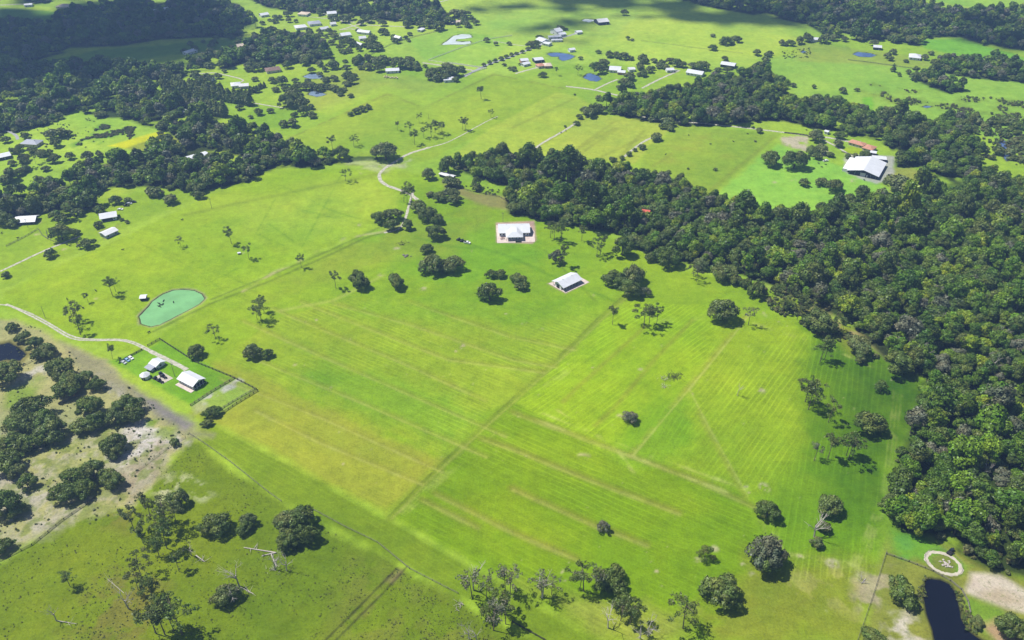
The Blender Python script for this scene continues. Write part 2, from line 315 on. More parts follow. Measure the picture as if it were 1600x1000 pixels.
# clearings
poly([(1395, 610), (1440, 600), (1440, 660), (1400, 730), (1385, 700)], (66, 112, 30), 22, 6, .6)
poly([(1380, 262), (1420, 258), (1475, 283), (1460, 293), (1420, 285), (1390, 300)], (170, 180, 80), 5, 4)
poly([(1440, 283), (1470, 283), (1470, 295), (1440, 292)], (216, 200, 170), 4, 3, .9, sand=.7)
poly([(1195, 455), (1340, 520), (1365, 560), (1330, 560), (1270, 495), (1190, 470)], (140, 160, 56), 6, 5)
poly([(1180, 440), (1230, 450), (1360, 520), (1390, 560), (1350, 540), (1230, 475)], (166, 150, 110), 6, 6, .7, patch=(10, .5, 75), sand=.4)
poly([(690, 285), (745, 300), (850, 315), (950, 345), (850, 330), (770, 325), (700, 300)], (165, 156, 92), 6, 4, .9)
poly([(800, 262), (815, 262), (825, 290), (805, 300)], (205, 190, 160), 4, 3, .9)
poly([(1225, 212), (1260, 215), (1265, 228), (1300, 240), (1290, 243), (1240, 232), (1222, 225)], (212, 200, 176), 3, 3, .9, patch=(8, .38, 79), sand=.6)
poly([(1318, 232), (1340, 228), (1352, 236), (1345, 245), (1325, 243)], (168, 200, 46), 2, 1)
poly([(1320, 240), (1395, 245), (1400, 280), (1370, 288), (1320, 270)], (205, 200, 190), 3, 2, .9)
poly([(535, 250), (590, 248), (640, 258), (600, 272), (550, 262)], (190, 205, 150), 5, 5, .7, patch=(8, .5, 81))
poly([(775, 348), (835, 345), (838, 375), (832, 381), (775, 379)], (214, 178, 160), 2, .5)
poly([(855, 443), (884, 459), (920, 441), (900, 430)], (206, 182, 156), 2, .5)
poly([(150, 360), (185, 352), (192, 365), (160, 378)], (150, 150, 84), 5, 3, .9, sand=.4)
# soil under closed canopy
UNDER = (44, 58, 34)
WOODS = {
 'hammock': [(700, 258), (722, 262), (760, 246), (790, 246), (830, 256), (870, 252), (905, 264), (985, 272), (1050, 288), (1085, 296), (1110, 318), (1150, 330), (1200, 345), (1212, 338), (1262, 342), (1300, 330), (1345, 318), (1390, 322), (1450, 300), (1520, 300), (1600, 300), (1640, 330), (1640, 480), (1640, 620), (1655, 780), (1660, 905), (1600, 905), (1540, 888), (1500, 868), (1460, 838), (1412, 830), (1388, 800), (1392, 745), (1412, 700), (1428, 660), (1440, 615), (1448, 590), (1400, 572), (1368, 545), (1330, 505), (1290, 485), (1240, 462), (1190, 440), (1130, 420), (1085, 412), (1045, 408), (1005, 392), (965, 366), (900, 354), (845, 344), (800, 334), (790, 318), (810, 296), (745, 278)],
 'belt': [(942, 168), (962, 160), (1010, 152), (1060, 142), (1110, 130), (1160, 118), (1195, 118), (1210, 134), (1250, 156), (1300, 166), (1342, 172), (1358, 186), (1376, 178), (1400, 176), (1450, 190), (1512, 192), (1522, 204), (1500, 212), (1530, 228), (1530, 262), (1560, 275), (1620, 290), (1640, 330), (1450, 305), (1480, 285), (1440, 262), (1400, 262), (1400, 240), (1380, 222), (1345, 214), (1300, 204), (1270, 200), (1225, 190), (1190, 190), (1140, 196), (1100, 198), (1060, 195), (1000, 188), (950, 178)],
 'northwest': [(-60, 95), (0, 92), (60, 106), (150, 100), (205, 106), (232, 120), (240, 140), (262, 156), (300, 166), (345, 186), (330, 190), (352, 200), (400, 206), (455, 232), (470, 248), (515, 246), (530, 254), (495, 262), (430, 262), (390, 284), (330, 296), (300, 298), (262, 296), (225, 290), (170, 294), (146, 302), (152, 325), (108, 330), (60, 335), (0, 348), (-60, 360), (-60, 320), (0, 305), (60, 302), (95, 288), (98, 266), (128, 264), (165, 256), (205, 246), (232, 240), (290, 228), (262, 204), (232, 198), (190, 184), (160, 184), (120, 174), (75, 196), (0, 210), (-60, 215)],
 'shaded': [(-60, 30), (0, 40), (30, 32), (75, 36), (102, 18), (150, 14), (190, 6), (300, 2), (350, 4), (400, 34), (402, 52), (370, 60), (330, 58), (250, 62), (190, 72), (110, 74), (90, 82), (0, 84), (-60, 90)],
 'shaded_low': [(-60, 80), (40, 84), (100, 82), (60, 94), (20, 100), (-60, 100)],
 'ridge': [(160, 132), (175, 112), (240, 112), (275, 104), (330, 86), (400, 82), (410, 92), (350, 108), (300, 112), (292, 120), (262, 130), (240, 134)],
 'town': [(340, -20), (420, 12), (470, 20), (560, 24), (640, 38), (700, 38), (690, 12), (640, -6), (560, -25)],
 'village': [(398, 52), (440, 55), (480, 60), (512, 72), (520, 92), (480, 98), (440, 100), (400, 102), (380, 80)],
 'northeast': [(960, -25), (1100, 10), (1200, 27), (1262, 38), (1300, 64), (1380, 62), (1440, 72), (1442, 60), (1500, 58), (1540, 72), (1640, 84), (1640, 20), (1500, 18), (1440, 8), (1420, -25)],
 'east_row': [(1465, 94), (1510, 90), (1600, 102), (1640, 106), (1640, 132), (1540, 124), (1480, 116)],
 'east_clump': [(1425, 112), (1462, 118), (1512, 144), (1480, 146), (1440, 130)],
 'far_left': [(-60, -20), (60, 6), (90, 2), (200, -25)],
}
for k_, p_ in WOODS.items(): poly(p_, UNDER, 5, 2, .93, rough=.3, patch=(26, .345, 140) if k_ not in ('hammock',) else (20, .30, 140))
poly([(1330, 22), (1365, 22), (1425, 32), (1400, 36), (1345, 30)], (126, 196, 74), 6, 3)
poly([(1440, 62), (1500, 60), (1600, 90), (1600, 98), (1500, 88), (1445, 76)], (130, 200, 74), 6, 3)
poly([(1450, 0), (1640, -5), (1640, 18), (1520, 12)], (150, 206, 96), 6, 3)
poly([(1348, 152), (1362, 152), (1366, 185), (1356, 182)], (124, 196, 60), 4, 2)
poly([(55, 0), (130, -5), (140, 8), (100, 14), (60, 10)], (150, 196, 92), 6, 3)
poly([(160, 12), (240, 2), (230, 10), (170, 18)], (120, 180, 80), 5, 2)
poly([(0, 12), (90, 18), (80, 30), (0, 36)], (110, 165, 80), 5, 3)
# tracks and marks worn into the grass
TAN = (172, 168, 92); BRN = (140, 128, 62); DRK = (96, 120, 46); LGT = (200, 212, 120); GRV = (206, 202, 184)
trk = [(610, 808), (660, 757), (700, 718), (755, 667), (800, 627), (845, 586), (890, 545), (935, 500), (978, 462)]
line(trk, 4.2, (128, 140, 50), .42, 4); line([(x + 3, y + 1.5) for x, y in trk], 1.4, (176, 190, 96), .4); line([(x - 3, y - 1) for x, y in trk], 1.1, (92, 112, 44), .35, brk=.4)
for q in [[(800, 643), (880, 672), (1095, 752), (1180, 792)], [(752, 684), (800, 700), (925, 750), (1060, 800)], [(800, 762), (925, 818), (1010, 850)], [(680, 770), (800, 830), (900, 872)], [(660, 780), (745, 822)]]:
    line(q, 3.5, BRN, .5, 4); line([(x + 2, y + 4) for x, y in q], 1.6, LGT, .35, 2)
for q in [[(1168, 490), (1145, 520), (1073, 608), (1020, 670), (985, 712)], [(1073, 608), (1105, 670), (1150, 750), (1165, 776)]]:
    line(q, 3.0, (172, 170, 74), .42, 3, brk=.3); line([(x + 4, y) for x, y in q], 1.2, LGT, .4)
for q in [[(1010, 508), (995, 522), (900, 607), (880, 628)], [(1082, 500), (1020, 565), (960, 637), (930, 665)]]:
    line(q, 2.6, (150, 144, 62), .45, 3)
for q in [[(380, 500), (560, 580), (710, 645), (790, 680)], [(425, 480), (640, 570), (760, 625)], [(470, 470), (700, 560), (850, 580)], [(400, 560), (560, 625), (760, 712)], [(345, 590), (500, 650), (690, 735)], [(400, 640), (500, 690), (660, 755)], [(520, 472), (640, 505), (800, 560), (870, 572)], [(640, 470), (800, 525), (900, 545)]]:
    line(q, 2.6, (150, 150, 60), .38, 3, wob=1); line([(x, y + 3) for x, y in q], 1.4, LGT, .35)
for q in [[(330, 468), (410, 435), (500, 398), (600, 352)], [(240, 518), (330, 474), (420, 440), (520, 396), (570, 372), (610, 360)]]:
    line(q, 2.4, DRK, .55, 2)
line([(380, 455), (430, 425), (480, 402), (540, 372), (600, 362), (625, 352)], 3, (205, 200, 140), .65, 2, brk=.42)
for q in [[(200, 370), (330, 440), (350, 455)], [(170, 430), (215, 480), (230, 490)], [(220, 375), (400, 450)], [(100, 445), (180, 460), (215, 490)], [(440, 290), (520, 330), (590, 350)], [(430, 310), (400, 365), (470, 395)], [(535, 270), (470, 390)], [(320, 445), (370, 420)], [(460, 325), (560, 350)], [(420, 350), (470, 385), (480, 398)], [(250, 390), (300, 420)]]:
    line(q, 1.6, (112, 158, 42), .4, 1.6, brk=.35)
line([(290, 335), (600, 270)], 6, (120, 140, 50), .4, 5)
for q in [[(452, 216), (605, 147), (662, 168), (772, 116), (880, 138)], [(452, 218), (530, 256), (600, 262)]]:
    line(q, 3, (118, 110, 60), .5, 3, brk=.45)
for q in [[(860, 262), (960, 190)], [(890, 240), (960, 200)], [(800, 255), (930, 175)], [(960, 255), (1005, 205)], [(900, 245), (965, 200)], [(930, 250), (1010, 212)], [(800, 200), (895, 155)], [(1100, 305), (1210, 215)], [(1020, 260), (1050, 240)]]:
    line(q, 3.0, (140, 150, 60), .5, 4)
line([(850, 390), (930, 470)], 2, DRK, .4)
for q in [[(730, 380), (800, 402), (860, 430), (960, 470)], [(650, 370), (700, 385), (740, 388)]]:
    line(q, 3, (96, 150, 50), .5, 3)
line([(600, 430), (520, 470), (440, 485)], 3, LGT, .4, 3)
for q, ins in [([(985, 500), (1130, 490), (1262, 530)], 6), ([(900, 560), (815, 632), (1000, 705), (1170, 765)], 5), ([(1190, 780), (1215, 860), (1330, 880), (1372, 790)], 6), ([(800, 640), (1180, 785), (1195, 860)], 5), ([(625, 800), (740, 695), (800, 640)], 5), ([(1270, 530), (1400, 590), (1380, 760), (1330, 900)], 7), ([(985, 735), (960, 700), (870, 640)], 4)]:
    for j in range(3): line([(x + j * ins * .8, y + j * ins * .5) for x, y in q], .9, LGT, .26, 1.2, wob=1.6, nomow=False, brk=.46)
# pasture tracks, lower left
for o in (0, 16): line([(636 - o, 885 + o * .2), (600 - o, 925), (560 - o, 965), (515 - o, 1010)], 1.0, (66, 74, 38), .85, 1.0)
line([(626, 892), (548, 975)], 3, (170, 150, 110), .5, 4, brk=.5)
# scattered pale wild patches and gopher mounds in the hay fields
for bx, by, br in [(723, 540, 6), (711, 549, 4), (913, 713, 15), (1195, 762, 11), (877, 892, 6), (882, 905, 5), (1026, 893, 5), (1160, 882, 6), (1176, 898, 8), (560, 352, 8), (662, 450, 9), (594, 430, 6), (517, 604, 7), (536, 725, 4), (1117, 858, 9), (1090, 875, 9), (1322, 666, 6), (1335, 690, 8), (1190, 610, 7), (865, 440, 6), (1240, 282, 8), (1210, 285, 6), (1335, 283, 12), (150, 467, 6), (494, 500, 4), (620, 388, 6), (740, 392, 6), (930, 460, 6), (1310, 500, 8), (1392, 592, 5), (968, 650, 9), (1080, 615, 5), (527, 440, 4), (1192, 490, 9), (1020, 880, 5), (845, 515, 5), (885, 515, 6), (858, 562, 5), (925, 575, 4), (790, 490, 4), (1000, 577, 6), (460, 570, 5), (565, 270, 6), (780, 375, 6), (1300, 880, 12), (1250, 870, 9), (1170, 770, 5), (1165, 760, 5), (1440, 760, 3), (380, 395, 3), (65, 348, 6), (57, 366, 5), (100, 390, 5), (190, 326, 6), (210, 325, 5)]:
    blob(bx, by, br, (206, 196, 158), .75, 1, .7, .46)
for _ in range(170):
    bx = random.uniform(420, 1350); by = random.uniform(470, 960)
    if by > 640 + (bx - 300) * .52: continue
    blob(bx, by, random.uniform(1.2, 2.6), (206, 204, 160), .5, 1, .8, .4)
# shore banks and pond bowls
PONDS = {
 'green': ([(219, 506), (216, 494), (226, 484), (238, 470), (254, 459), (270, 453), (288, 452), (303, 453), (315, 459), (321, 466), (312, 475), (292, 486), (270, 497), (250, 507), (235, 511)], 'green_water'),
 'dark': ([(1444, 908), (1452, 902), (1470, 904), (1485, 912), (1494, 925), (1499, 945), (1503, 965), (1515, 985), (1545, 1004), (1575, 1030), (1480, 1045), (1462, 1010), (1452, 975), (1446, 950), (1440, 930)], 'dark_water'),
 'left': ([(-30, 538), (0, 538), (14, 535), (28, 541), (42, 553), (32, 565), (10, 562), (-30, 570)], 'dark_water'),
 'blue': ([(853, 83), (870, 82), (888, 84), (899, 88), (892, 92), (880, 95), (873, 92), (874, 88), (862, 88)], 'blue_water'),
 'small': ([(911, 121), (916, 115), (922, 114), (936, 119), (940, 123), (934, 127), (922, 126)], 'blue_water'),
 'skywhite': ([(688, 70), (698, 64), (708, 56), (722, 53), (735, 54), (738, 58), (728, 60), (714, 61), (712, 64), (722, 65), (735, 64), (737, 67), (728, 69), (704, 69)], 'skywhite_water'),
 'far_skywhite': ([(909, 32), (913, 29.5), (927, 30), (929, 32.5), (920, 34.5)], 'skywhite_water'),
 'east': ([(1332, 84), (1340, 81), (1360, 83), (1369, 86), (1362, 89), (1342, 88)], 'blue_water'),
 'creek': ([(1557, 222), (1568, 219), (1578, 222), (1574, 232), (1580, 244), (1574, 252), (1568, 246), (1570, 235)], 'blue_water'),
 'grey': ([(472, 120), (482, 115.5), (494, 115), (505, 118), (502, 122), (488, 123)], 'grey_water'),
 'grey_far': ([(480, 147), (488, 141), (505, 145), (512, 148), (495, 151)], 'grey_water'),
 'puddle': ([(1440, 167), (1446, 164.5), (1458, 166), (1450, 168.5)], 'blue_water'),
 'speck': ([(1250, 81), (1254, 79), (1262, 81), (1256, 83)], 'blue_water'),
}
bankcol = {'green': (190, 180, 160), 'dark': (128, 140, 60), 'left': (120, 120, 60)}
for k_, (p_, m_) in PONDS.items():
    pts = PA(p_); idx = near(pts, 14)
    sd = sdist(X[idx], Y[idx], pts) + wob2[idx] * 1.5
    bc = bankcol.get(k_, (140, 160, 90)); wd = {'green': 2.2, 'dark': 4.5, 'left': 4}.get(k_, 2.5)
    mixc(idx, np.clip((wd - sd) / 2.0, 0, 1) * .75 * np.clip(.35 + 1.6 * vnoise(X[idx], Y[idx], 6, 99), 0, 1), bc)
    mixc(idx, np.clip((0.8 - sd), 0, 1), (70, 74, 46))
    Z[idx] = np.minimum(Z[idx], np.clip((-sd) * .45, -0.0, 1.6) * -1)
# broad tone variation of the sward
hue = (big - .5)[:, None] * np.array([0.45, 0.18, 0.1])[None] + (big2 - .5)[:, None] * np.array([0.5, 0.3, 0.3])[None] + wob2[:, None] * np.array([.22, .12, .1])[None]
C *= (1 + np.where(SAND[:, None] > .3, .4, 1) * hue).clip(.4, 1.7)
C = C.clip(0.004, .7)
Z += (fbm(X, Y, 90, 88) - .5) * .8 * (SAND < 2) * np.clip(segdist(X, Y, PA([(0, 0), (1, 0)])) * 0 + 1, 0, 1) * 0
me = bpy.data.meshes.new('ground'); nv = n_all
me.vertices.add(nv); co = np.stack([X, Y, Z], 1).astype(np.float32); me.vertices.foreach_set('co', co.ravel())
I = (np.arange(nr - 1)[:, None] * nc + np.arange(nc - 1)[None]).ravel()
F4 = np.stack([I, I + 1, I + nc + 1, I + nc], 1).astype(np.int32)
me.loops.add(F4.size); me.loops.foreach_set('vertex_index', F4.ravel()); me.polygons.add(len(F4))
me.polygons.foreach_set('loop_start', np.arange(0, F4.size, 4, dtype=np.int32)); me.update(calc_edges=True)
me.polygons.foreach_set('use_smooth', np.ones(len(F4), bool))
at = me.attributes.new('sward', 'FLOAT_COLOR', 'POINT'); at.data.foreach_set('color', np.concatenate([C, np.ones((nv, 1), np.float32)], 1).ravel())
at = me.attributes.new('mow', 'FLOAT_VECTOR', 'POINT'); at.data.foreach_set('vector', MOW.ravel())
at = me.attributes.new('rough', 'FLOAT', 'POINT'); at.data.foreach_set('value', ROUGH)
at = me.attributes.new('sandy', 'FLOAT', 'POINT'); at.data.foreach_set('value', SAND)
m, t, out = newmat('ground'); N = t.nodes; L = t.links
def nd(k, **kw):
    n = N.new(k)
    for a, b in kw.items(): setattr(n, a, b)
    return n
def math_(op, a, b=None, clamp=False):
    n = nd('ShaderNodeMath', operation=op, use_clamp=clamp)
    for i, v in enumerate((a, b)):
        if v is None: continue
        if isinstance(v, (int, float)): n.inputs[i].default_value = v
        else: L.new(v, n.inputs[i])
    return n.outputs[0]
def noise(vec, scale, detail=3, rough=.55):
    n = nd('ShaderNodeTexNoise'); n.inputs['Scale'].default_value = scale; n.inputs['Detail'].default_value = detail; n.inputs['Roughness'].default_value = rough
    L.new(vec, n.inputs['Vector']); return n.outputs[0]
tc = nd('ShaderNodeTexCoord'); sw = nd('ShaderNodeAttribute', attribute_name='sward'); mo = nd('ShaderNodeAttribute', attribute_name='mow'); ro = nd('ShaderNodeAttribute', attribute_name='rough')
sep = nd('ShaderNodeSeparateXYZ'); L.new(mo.outputs['Vector'], sep.inputs[0])
cmb = nd('ShaderNodeCombineXYZ'); L.new(math_('MULTIPLY', sep.outputs[0], .32), cmb.inputs[0]); L.new(math_('MULTIPLY', sep.outputs[1], .009), cmb.inputs[1])
st = noise(cmb.outputs[0], 1.0, 3, .7)
stripe = math_('MULTIPLY', math_('MULTIPLY', math_('SUBTRACT', st, .5), .5), sep.outputs[2])
st2v = nd('ShaderNodeCombineXYZ'); L.new(math_('MULTIPLY', sep.outputs[0], .06), st2v.inputs[0]); L.new(math_('MULTIPLY', sep.outputs[1], .004), st2v.inputs[1])
st2 = math_('MULTIPLY', math_('MULTIPLY', math_('SUBTRACT', noise(st2v.outputs[0], 1, 2), .5), .30), sep.outputs[2])
ob = tc.outputs['Object']
f1 = noise(ob, .9, 4, .7); f2 = noise(ob, .2, 4, .75); f3 = noise(ob, .04, 3)
base = math_('ADD', math_('MULTIPLY', math_('SUBTRACT', f1, .5), .85), math_('ADD', math_('MULTIPLY', math_('SUBTRACT', f2, .5), .75), 1.0))
wv = nd('ShaderNodeCombineXYZ'); L.new(math_('MULTIPLY', sep.outputs[1], .02), wv.inputs[1]); L.new(math_('MULTIPLY', sep.outputs[0], .05), wv.inputs[0])
ph = math_('ADD', math_('MULTIPLY', sep.outputs[0], 2.0), math_('MULTIPLY', noise(wv.outputs[0], 1, 2), 9.0))
ln = math_('POWER', math_('MULTIPLY', math_('ADD', math_('SINE', ph), 1.0), .5), 5.0)
msk = math_('MULTIPLY', math_('SUBTRACT', noise(ob, .018, 3, .6), .40), 4.5, clamp=True)
base = math_('ADD', base, math_('MULTIPLY', math_('MULTIPLY', ln, msk), math_('MULTIPLY', sep.outputs[2], .30)))
f5 = noise(ob, .075, 4, .7)
base = math_('ADD', base, math_('MULTIPLY', math_('SUBTRACT', f5, .5), .6))
base = math_('ADD', base, math_('ADD', stripe, st2))
sc1 = nd('ShaderNodeVectorMath', operation='SCALE'); L.new(sw.outputs['Color'], sc1.inputs[0]); L.new(base, sc1.inputs['Scale'])
# tussocks in rough pasture
tus = math_('MULTIPLY', math_('MULTIPLY', math_('SUBTRACT', noise(ob, .55, 4, .8), .53), 8, clamp=True), math_('MULTIPLY', ro.outputs['Fac'], .95), clamp=True)
mixt = nd('ShaderNodeMix', data_type='RGBA'); L.new(tus, mixt.inputs[0]); L.new(sc1.outputs[0], mixt.inputs[6])
dk = nd('ShaderNodeVectorMath', operation='MULTIPLY'); L.new(sc1.outputs[0], dk.inputs[0]); dk.inputs[1].default_value = (.62, .66, .75); L.new(dk.outputs[0], mixt.inputs[7])
sa_ = nd('ShaderNodeAttribute', attribute_name='sandy')
ms = nd('ShaderNodeMix', data_type='RGBA'); L.new(mixt.outputs[2], ms.inputs[6]); ms.inputs[7].default_value = (.10, .13, .035, 1)
L.new(math_('MULTIPLY', math_('MULTIPLY', math_('SUBTRACT', noise(ob, .33, 5, .8), .53), 9, clamp=True), math_('MULTIPLY', sa_.outputs['Fac'], .85)), ms.inputs[0])
mixt = ms
# straw coloured streaks
hs = nd('ShaderNodeMix', data_type='RGBA', blend_type='MIX'); L.new(mixt.outputs[2], hs.inputs[6])
yl = nd('ShaderNodeVectorMath', operation='MULTIPLY'); L.new(mixt.outputs[2], yl.inputs[0]); yl.inputs[1].default_value = (1.16, 1.03, 1.1); L.new(yl.outputs[0], hs.inputs[7])
L.new(math_('MULTIPLY', math_('SUBTRACT', noise(ob, .03, 5, .7), .50), 2.6, clamp=True), hs.inputs[0])
df = nd('ShaderNodeBsdfDiffuse'); L.new(hs.outputs[2], df.inputs[0])
bp = nd('ShaderNodeBump'); bp.inputs['Strength'].default_value = .5; bp.inputs['Distance'].default_value = .5; L.new(f1, bp.inputs['Height']); L.new(bp.outputs[0], df.inputs['Normal'])
L.new(df.outputs[0], out.inputs[0])
me.materials.append(m)
g = link('ground', me); tag(g, kind='structure')
print('ground', nv, round(time.time() - T0, 1))

def fan_mesh(name, pts, z, mat):
    me = bpy.data.meshes.new(name); bm = bmesh.new()
    vsx = [bm.verts.new((a, b, z)) for a, b in pts]; f = bm.faces.new(vsx)
    if f.normal.z < 0: f.normal_flip()
    bmesh.ops.triangulate(bm, faces=bm.faces[:]); bm.normal_update(); bm.to_mesh(me); bm.free(); me.materials.append(mat)
    for p in me.polygons:
        if p.normal.z < 0: me.flip_normals(); break
    return me
# water sheets lie 25 cm below the lip of each bowl
def grow(pts, d):
    c = pts.mean(0); v = pts - c; l = np.linalg.norm(v, axis=1, keepdims=True); return c + v * (1 + d / l)
for k_, (p_, m_) in PONDS.items():
    o = link('pond_water', fan_mesh('pond_water', grow(PA(p_), .4), -0.25, M[m_])); tag(o, kind='structure')

# ------------------------------------------------------------------ gravel roads and drives
m, t, out = newmat('gravel'); N = t.nodes; L = t.links
tc = N.new('ShaderNodeTexCoord'); n1 = N.new('ShaderNodeTexNoise'); n1.inputs['Scale'].default_value = .5; n1.inputs['Detail'].default_value = 5; L.new(tc.outputs['Object'], n1.inputs[0])
rp = N.new('ShaderNodeValToRGB'); rp.color_ramp.elements[0].position = .3; rp.color_ramp.elements[0].color = (.22, .23, .15, 1); rp.color_ramp.elements[1].position = .65; rp.color_ramp.elements[1].color = (.44, .42, .36, 1)
L.new(n1.outputs[0], rp.inputs[0]); b = N.new('ShaderNodeBsdfDiffuse'); L.new(rp.outputs[0], b.inputs[0]); L.new(b.outputs[0], out.inputs[0]); M['gravel'] = m
M['asphalt'] = simple('asphalt', (.26, .27, .27), .9, 0, .15, .5)
def ribbon(name, px, wid, mat, z=.05, jag=.18):
    pts = PA(px); out_ = []
    for i in range(len(pts) - 1):      # resample with a smooth curve
        p0 = pts[max(i - 1, 0)]; p1 = pts[i]; p2 = pts[i + 1]; p3 = pts[min(i + 2, len(pts) - 1)]
        k = max(2, int(np.linalg.norm(p2 - p1) / 3))
        for j in range(k):
            u = j / k; out_.append(.5 * ((2 * p1) + (-p0 + p2) * u + (2 * p0 - 5 * p1 + 4 * p2 - p3) * u * u + (-p0 + 3 * p1 - 3 * p2 + p3) * u ** 3))
    out_.append(pts[-1]); out_ = np.array(out_); bm = bmesh.new(); prev = None
    for i, p in enumerate(out_):
        d = out_[min(i + 1, len(out_) - 1)] - out_[max(i - 1, 0)]; d = d / (np.linalg.norm(d) + 1e-9); nn = np.array([-d[1], d[0]])
        a = p + nn * wid / 2 * (1 + random.uniform(-jag, jag)); b_ = p - nn * wid / 2 * (1 + random.uniform(-jag, jag))
        cur = (bm.verts.new((a[0], a[1], z)), bm.verts.new((b_[0], b_[1], z)))
        if prev: bm.faces.new((prev[0], prev[1], cur[1], cur[0]))
        prev = cur
    me = bpy.data.meshes.new(name); bm.to_mesh(me); bm.free(); me.materials.append(mat)
    return tag(link(name, me), kind='structure')
for px_, wd, mt, nm in [
    ([(700, 222), (720, 212), (760, 190), (778, 182)], 1.3, 'gravel', 'track'),
    ([(595, 283), (593, 272), (603, 262), (622, 250), (640, 240), (672, 230)], 3.2, 'gravel', 'track'),
    ([(672, 230), (688, 226), (700, 222)], 1.6, 'gravel', 'track'),
    ([(595, 283), (605, 290), (625, 297), (640, 303), (652, 312)], 3.6, 'gravel', 'track'),
    ([(645, 300), (640, 318), (632, 345), (622, 358), (600, 364)], 2.2, 'gravel', 'track'),
    ([(0, 476), (15, 478), (45, 492), (75, 508), (110, 528), (140, 532), (185, 532), (208, 537), (235, 550)], 1.3, 'gravel', 'driveway'),
    ([(10, 475), (50, 491), (80, 507), (112, 525), (142, 530), (187, 530.3), (210, 535), (237, 548)], 1.2, 'gravel', 'driveway'),
    ([(235, 549), (262, 562), (280, 571), (292, 578)], 3.2, 'gravel', 'driveway'),
    ([(0, 424), (18, 416), (60, 396), (100, 379), (125, 369)], 2.2, 'gravel', 'driveway'),
    ([(725, 120), (760, 102), (800, 88), (850, 68), (908, 50)], 4.2, 'asphalt', 'road'),
    ([(440, -6), (560, 44), (548, 45), (530, 47)], 2.5, 'gravel', 'road'),
    ([(530, 47), (560, 38), (600, 24), (640, 14), (700, 0)], 3.2, 'gravel', 'road'),
    ([(560, 38), (590, 40), (640, 42)], 3, 'gravel', 'road'),
    ([(470, 25), (520, 30), (555, 35)], 2.2, 'gravel', 'road'),
    ([(660, 98), (700, 104), (745, 111)], 3.2, 'gravel', 'road'),
    ([(670, 94), (760, 107)], 1.6, 'gravel', 'road'),
    ([(770, 64), (805, 70), (822, 72)], 1.8, 'gravel', 'road'),
    ([(884, 135), (925, 140), (965, 149)], 3.4, 'gravel', 'road'),
    ([(930, 140), (948, 131), (965, 124)], 2.6, 'gravel', 'driveway'),
    ([(1003, 138), (1030, 124), (1062, 110)], 2.8, 'gravel', 'driveway'),
    ([(805, 115), (830, 108), (850, 103)], 3, 'gravel', 'driveway'),
    ([(950, 171), (985, 177), (1020, 186), (1060, 190), (1120, 195), (1200, 204), (1240, 209), (1270, 213)], 3, 'gravel', 'road'),
    ([(1268, 212), (1300, 216), (1330, 222)], 3.5, 'gravel', 'driveway'),
    ([(1285, 218), (1305, 228), (1325, 240), (1340, 247)], 2.6, 'gravel', 'driveway'),
    ([(830, 236), (850, 222), (880, 205), (900, 192)], 2.6, 'gravel', 'road'),
    ([(975, 245), (1000, 225), (1018, 215)], 2.6, 'gravel', 'road'),
    ([(310, 115), (335, 114), (350, 117), (372, 122), (380, 126), (372, 130)], 2.4, 'gravel', 'driveway'),
    ([(396, 161), (420, 165), (445, 169)], 2.2, 'gravel', 'driveway'),
    ([(0, 204), (15, 206), (25, 212), (28, 218)], 3, 'asphalt', 'road'),
    ([(0, 8), (40, 6), (80, 0)], 4, 'gravel', 'road'),
]:
    ribbon(nm, px_, wd, M[mt], z=.05 + random.uniform(0, .04))
# round pen and sand arena edges, concrete aprons
def ring(cx, cy, r0, r1, mat, name, z=.06):
    c = P(cx, cy); bm = bmesh.new(); prev = None; K = 56; v = []
    for i in range(K):
        a = i / K * 2 * math.pi; j0 = r0 * random.uniform(.94, 1.04); j1 = r1 * random.uniform(.97, 1.06)
        tq = -.55; ex, ey = 1.08, .88
        f_ = lambda j: (c.x + j * (ex * math.cos(a) * math.cos(tq) - ey * math.sin(a) * math.sin(tq)), c.y + j * (ex * math.cos(a) * math.sin(tq) + ey * math.sin(a) * math.cos(tq)), z)
        v.append((bm.verts.new(f_(j0)), bm.verts.new(f_(j1))))
    for i in range(K): bm.faces.new((v[i][0], v[i][1], v[(i + 1) % K][1], v[(i + 1) % K][0]))
    me = bpy.data.meshes.new(name); bm.to_mesh(me); bm.free(); me.materials.append(mat); return tag(link(name, me), kind='structure')
M['sand'] = simple('sand', (.40, .37, .30), .95, 0, .25, .35)
pr = MPP(1474, 880)
ring(1474, 880, 20.5 * pr, 26 * pr, M['sand'], 'sand_ring')
# ------------------------------------------------------------------ trees
def quads(c, nrm, size, tint, rng):
    n = len(c); a = rng.normal(size=(n, 3)); t1 = np.cross(nrm, a); t1 /= np.linalg.norm(t1, axis=1, keepdims=True) + 1e-9; t2 = np.cross(nrm, t1)
    s = (size * rng.uniform(.6, 1.35, n))[:, None]; s2 = s * rng.uniform(.55, 1.0, n)[:, None]
    j = lambda: 1 + rng.uniform(-.25, .25, (n, 1))
    v = np.stack([c - t1 * s * j() - t2 * s2 * j(), c + t1 * s * j() - t2 * s2 * j() * .6, c + t1 * s * j() * .7 + t2 * s2 * j(), c - t1 * s * j() * .6 + t2 * s2 * j()], 1)
    return v.reshape(-1, 3), np.repeat(tint, 4, axis=0)
def mesh_quads(name, v, tint, mat):
    me = bpy.data.meshes.new(name); n = len(v); me.vertices.add(n); me.vertices.foreach_set('co', v.astype(np.float32).ravel())
    me.loops.add(n); me.loops.foreach_set('vertex_index', np.arange(n, dtype=np.int32)); me.polygons.add(n // 4)
    me.polygons.foreach_set('loop_start', np.arange(0, n, 4, dtype=np.int32)); me.update(calc_edges=True)
    a = me.attributes.new('tint', 'FLOAT_VECTOR', 'POINT'); a.data.foreach_set('vector', tint.astype(np.float32).ravel()); me.materials.append(mat); return me
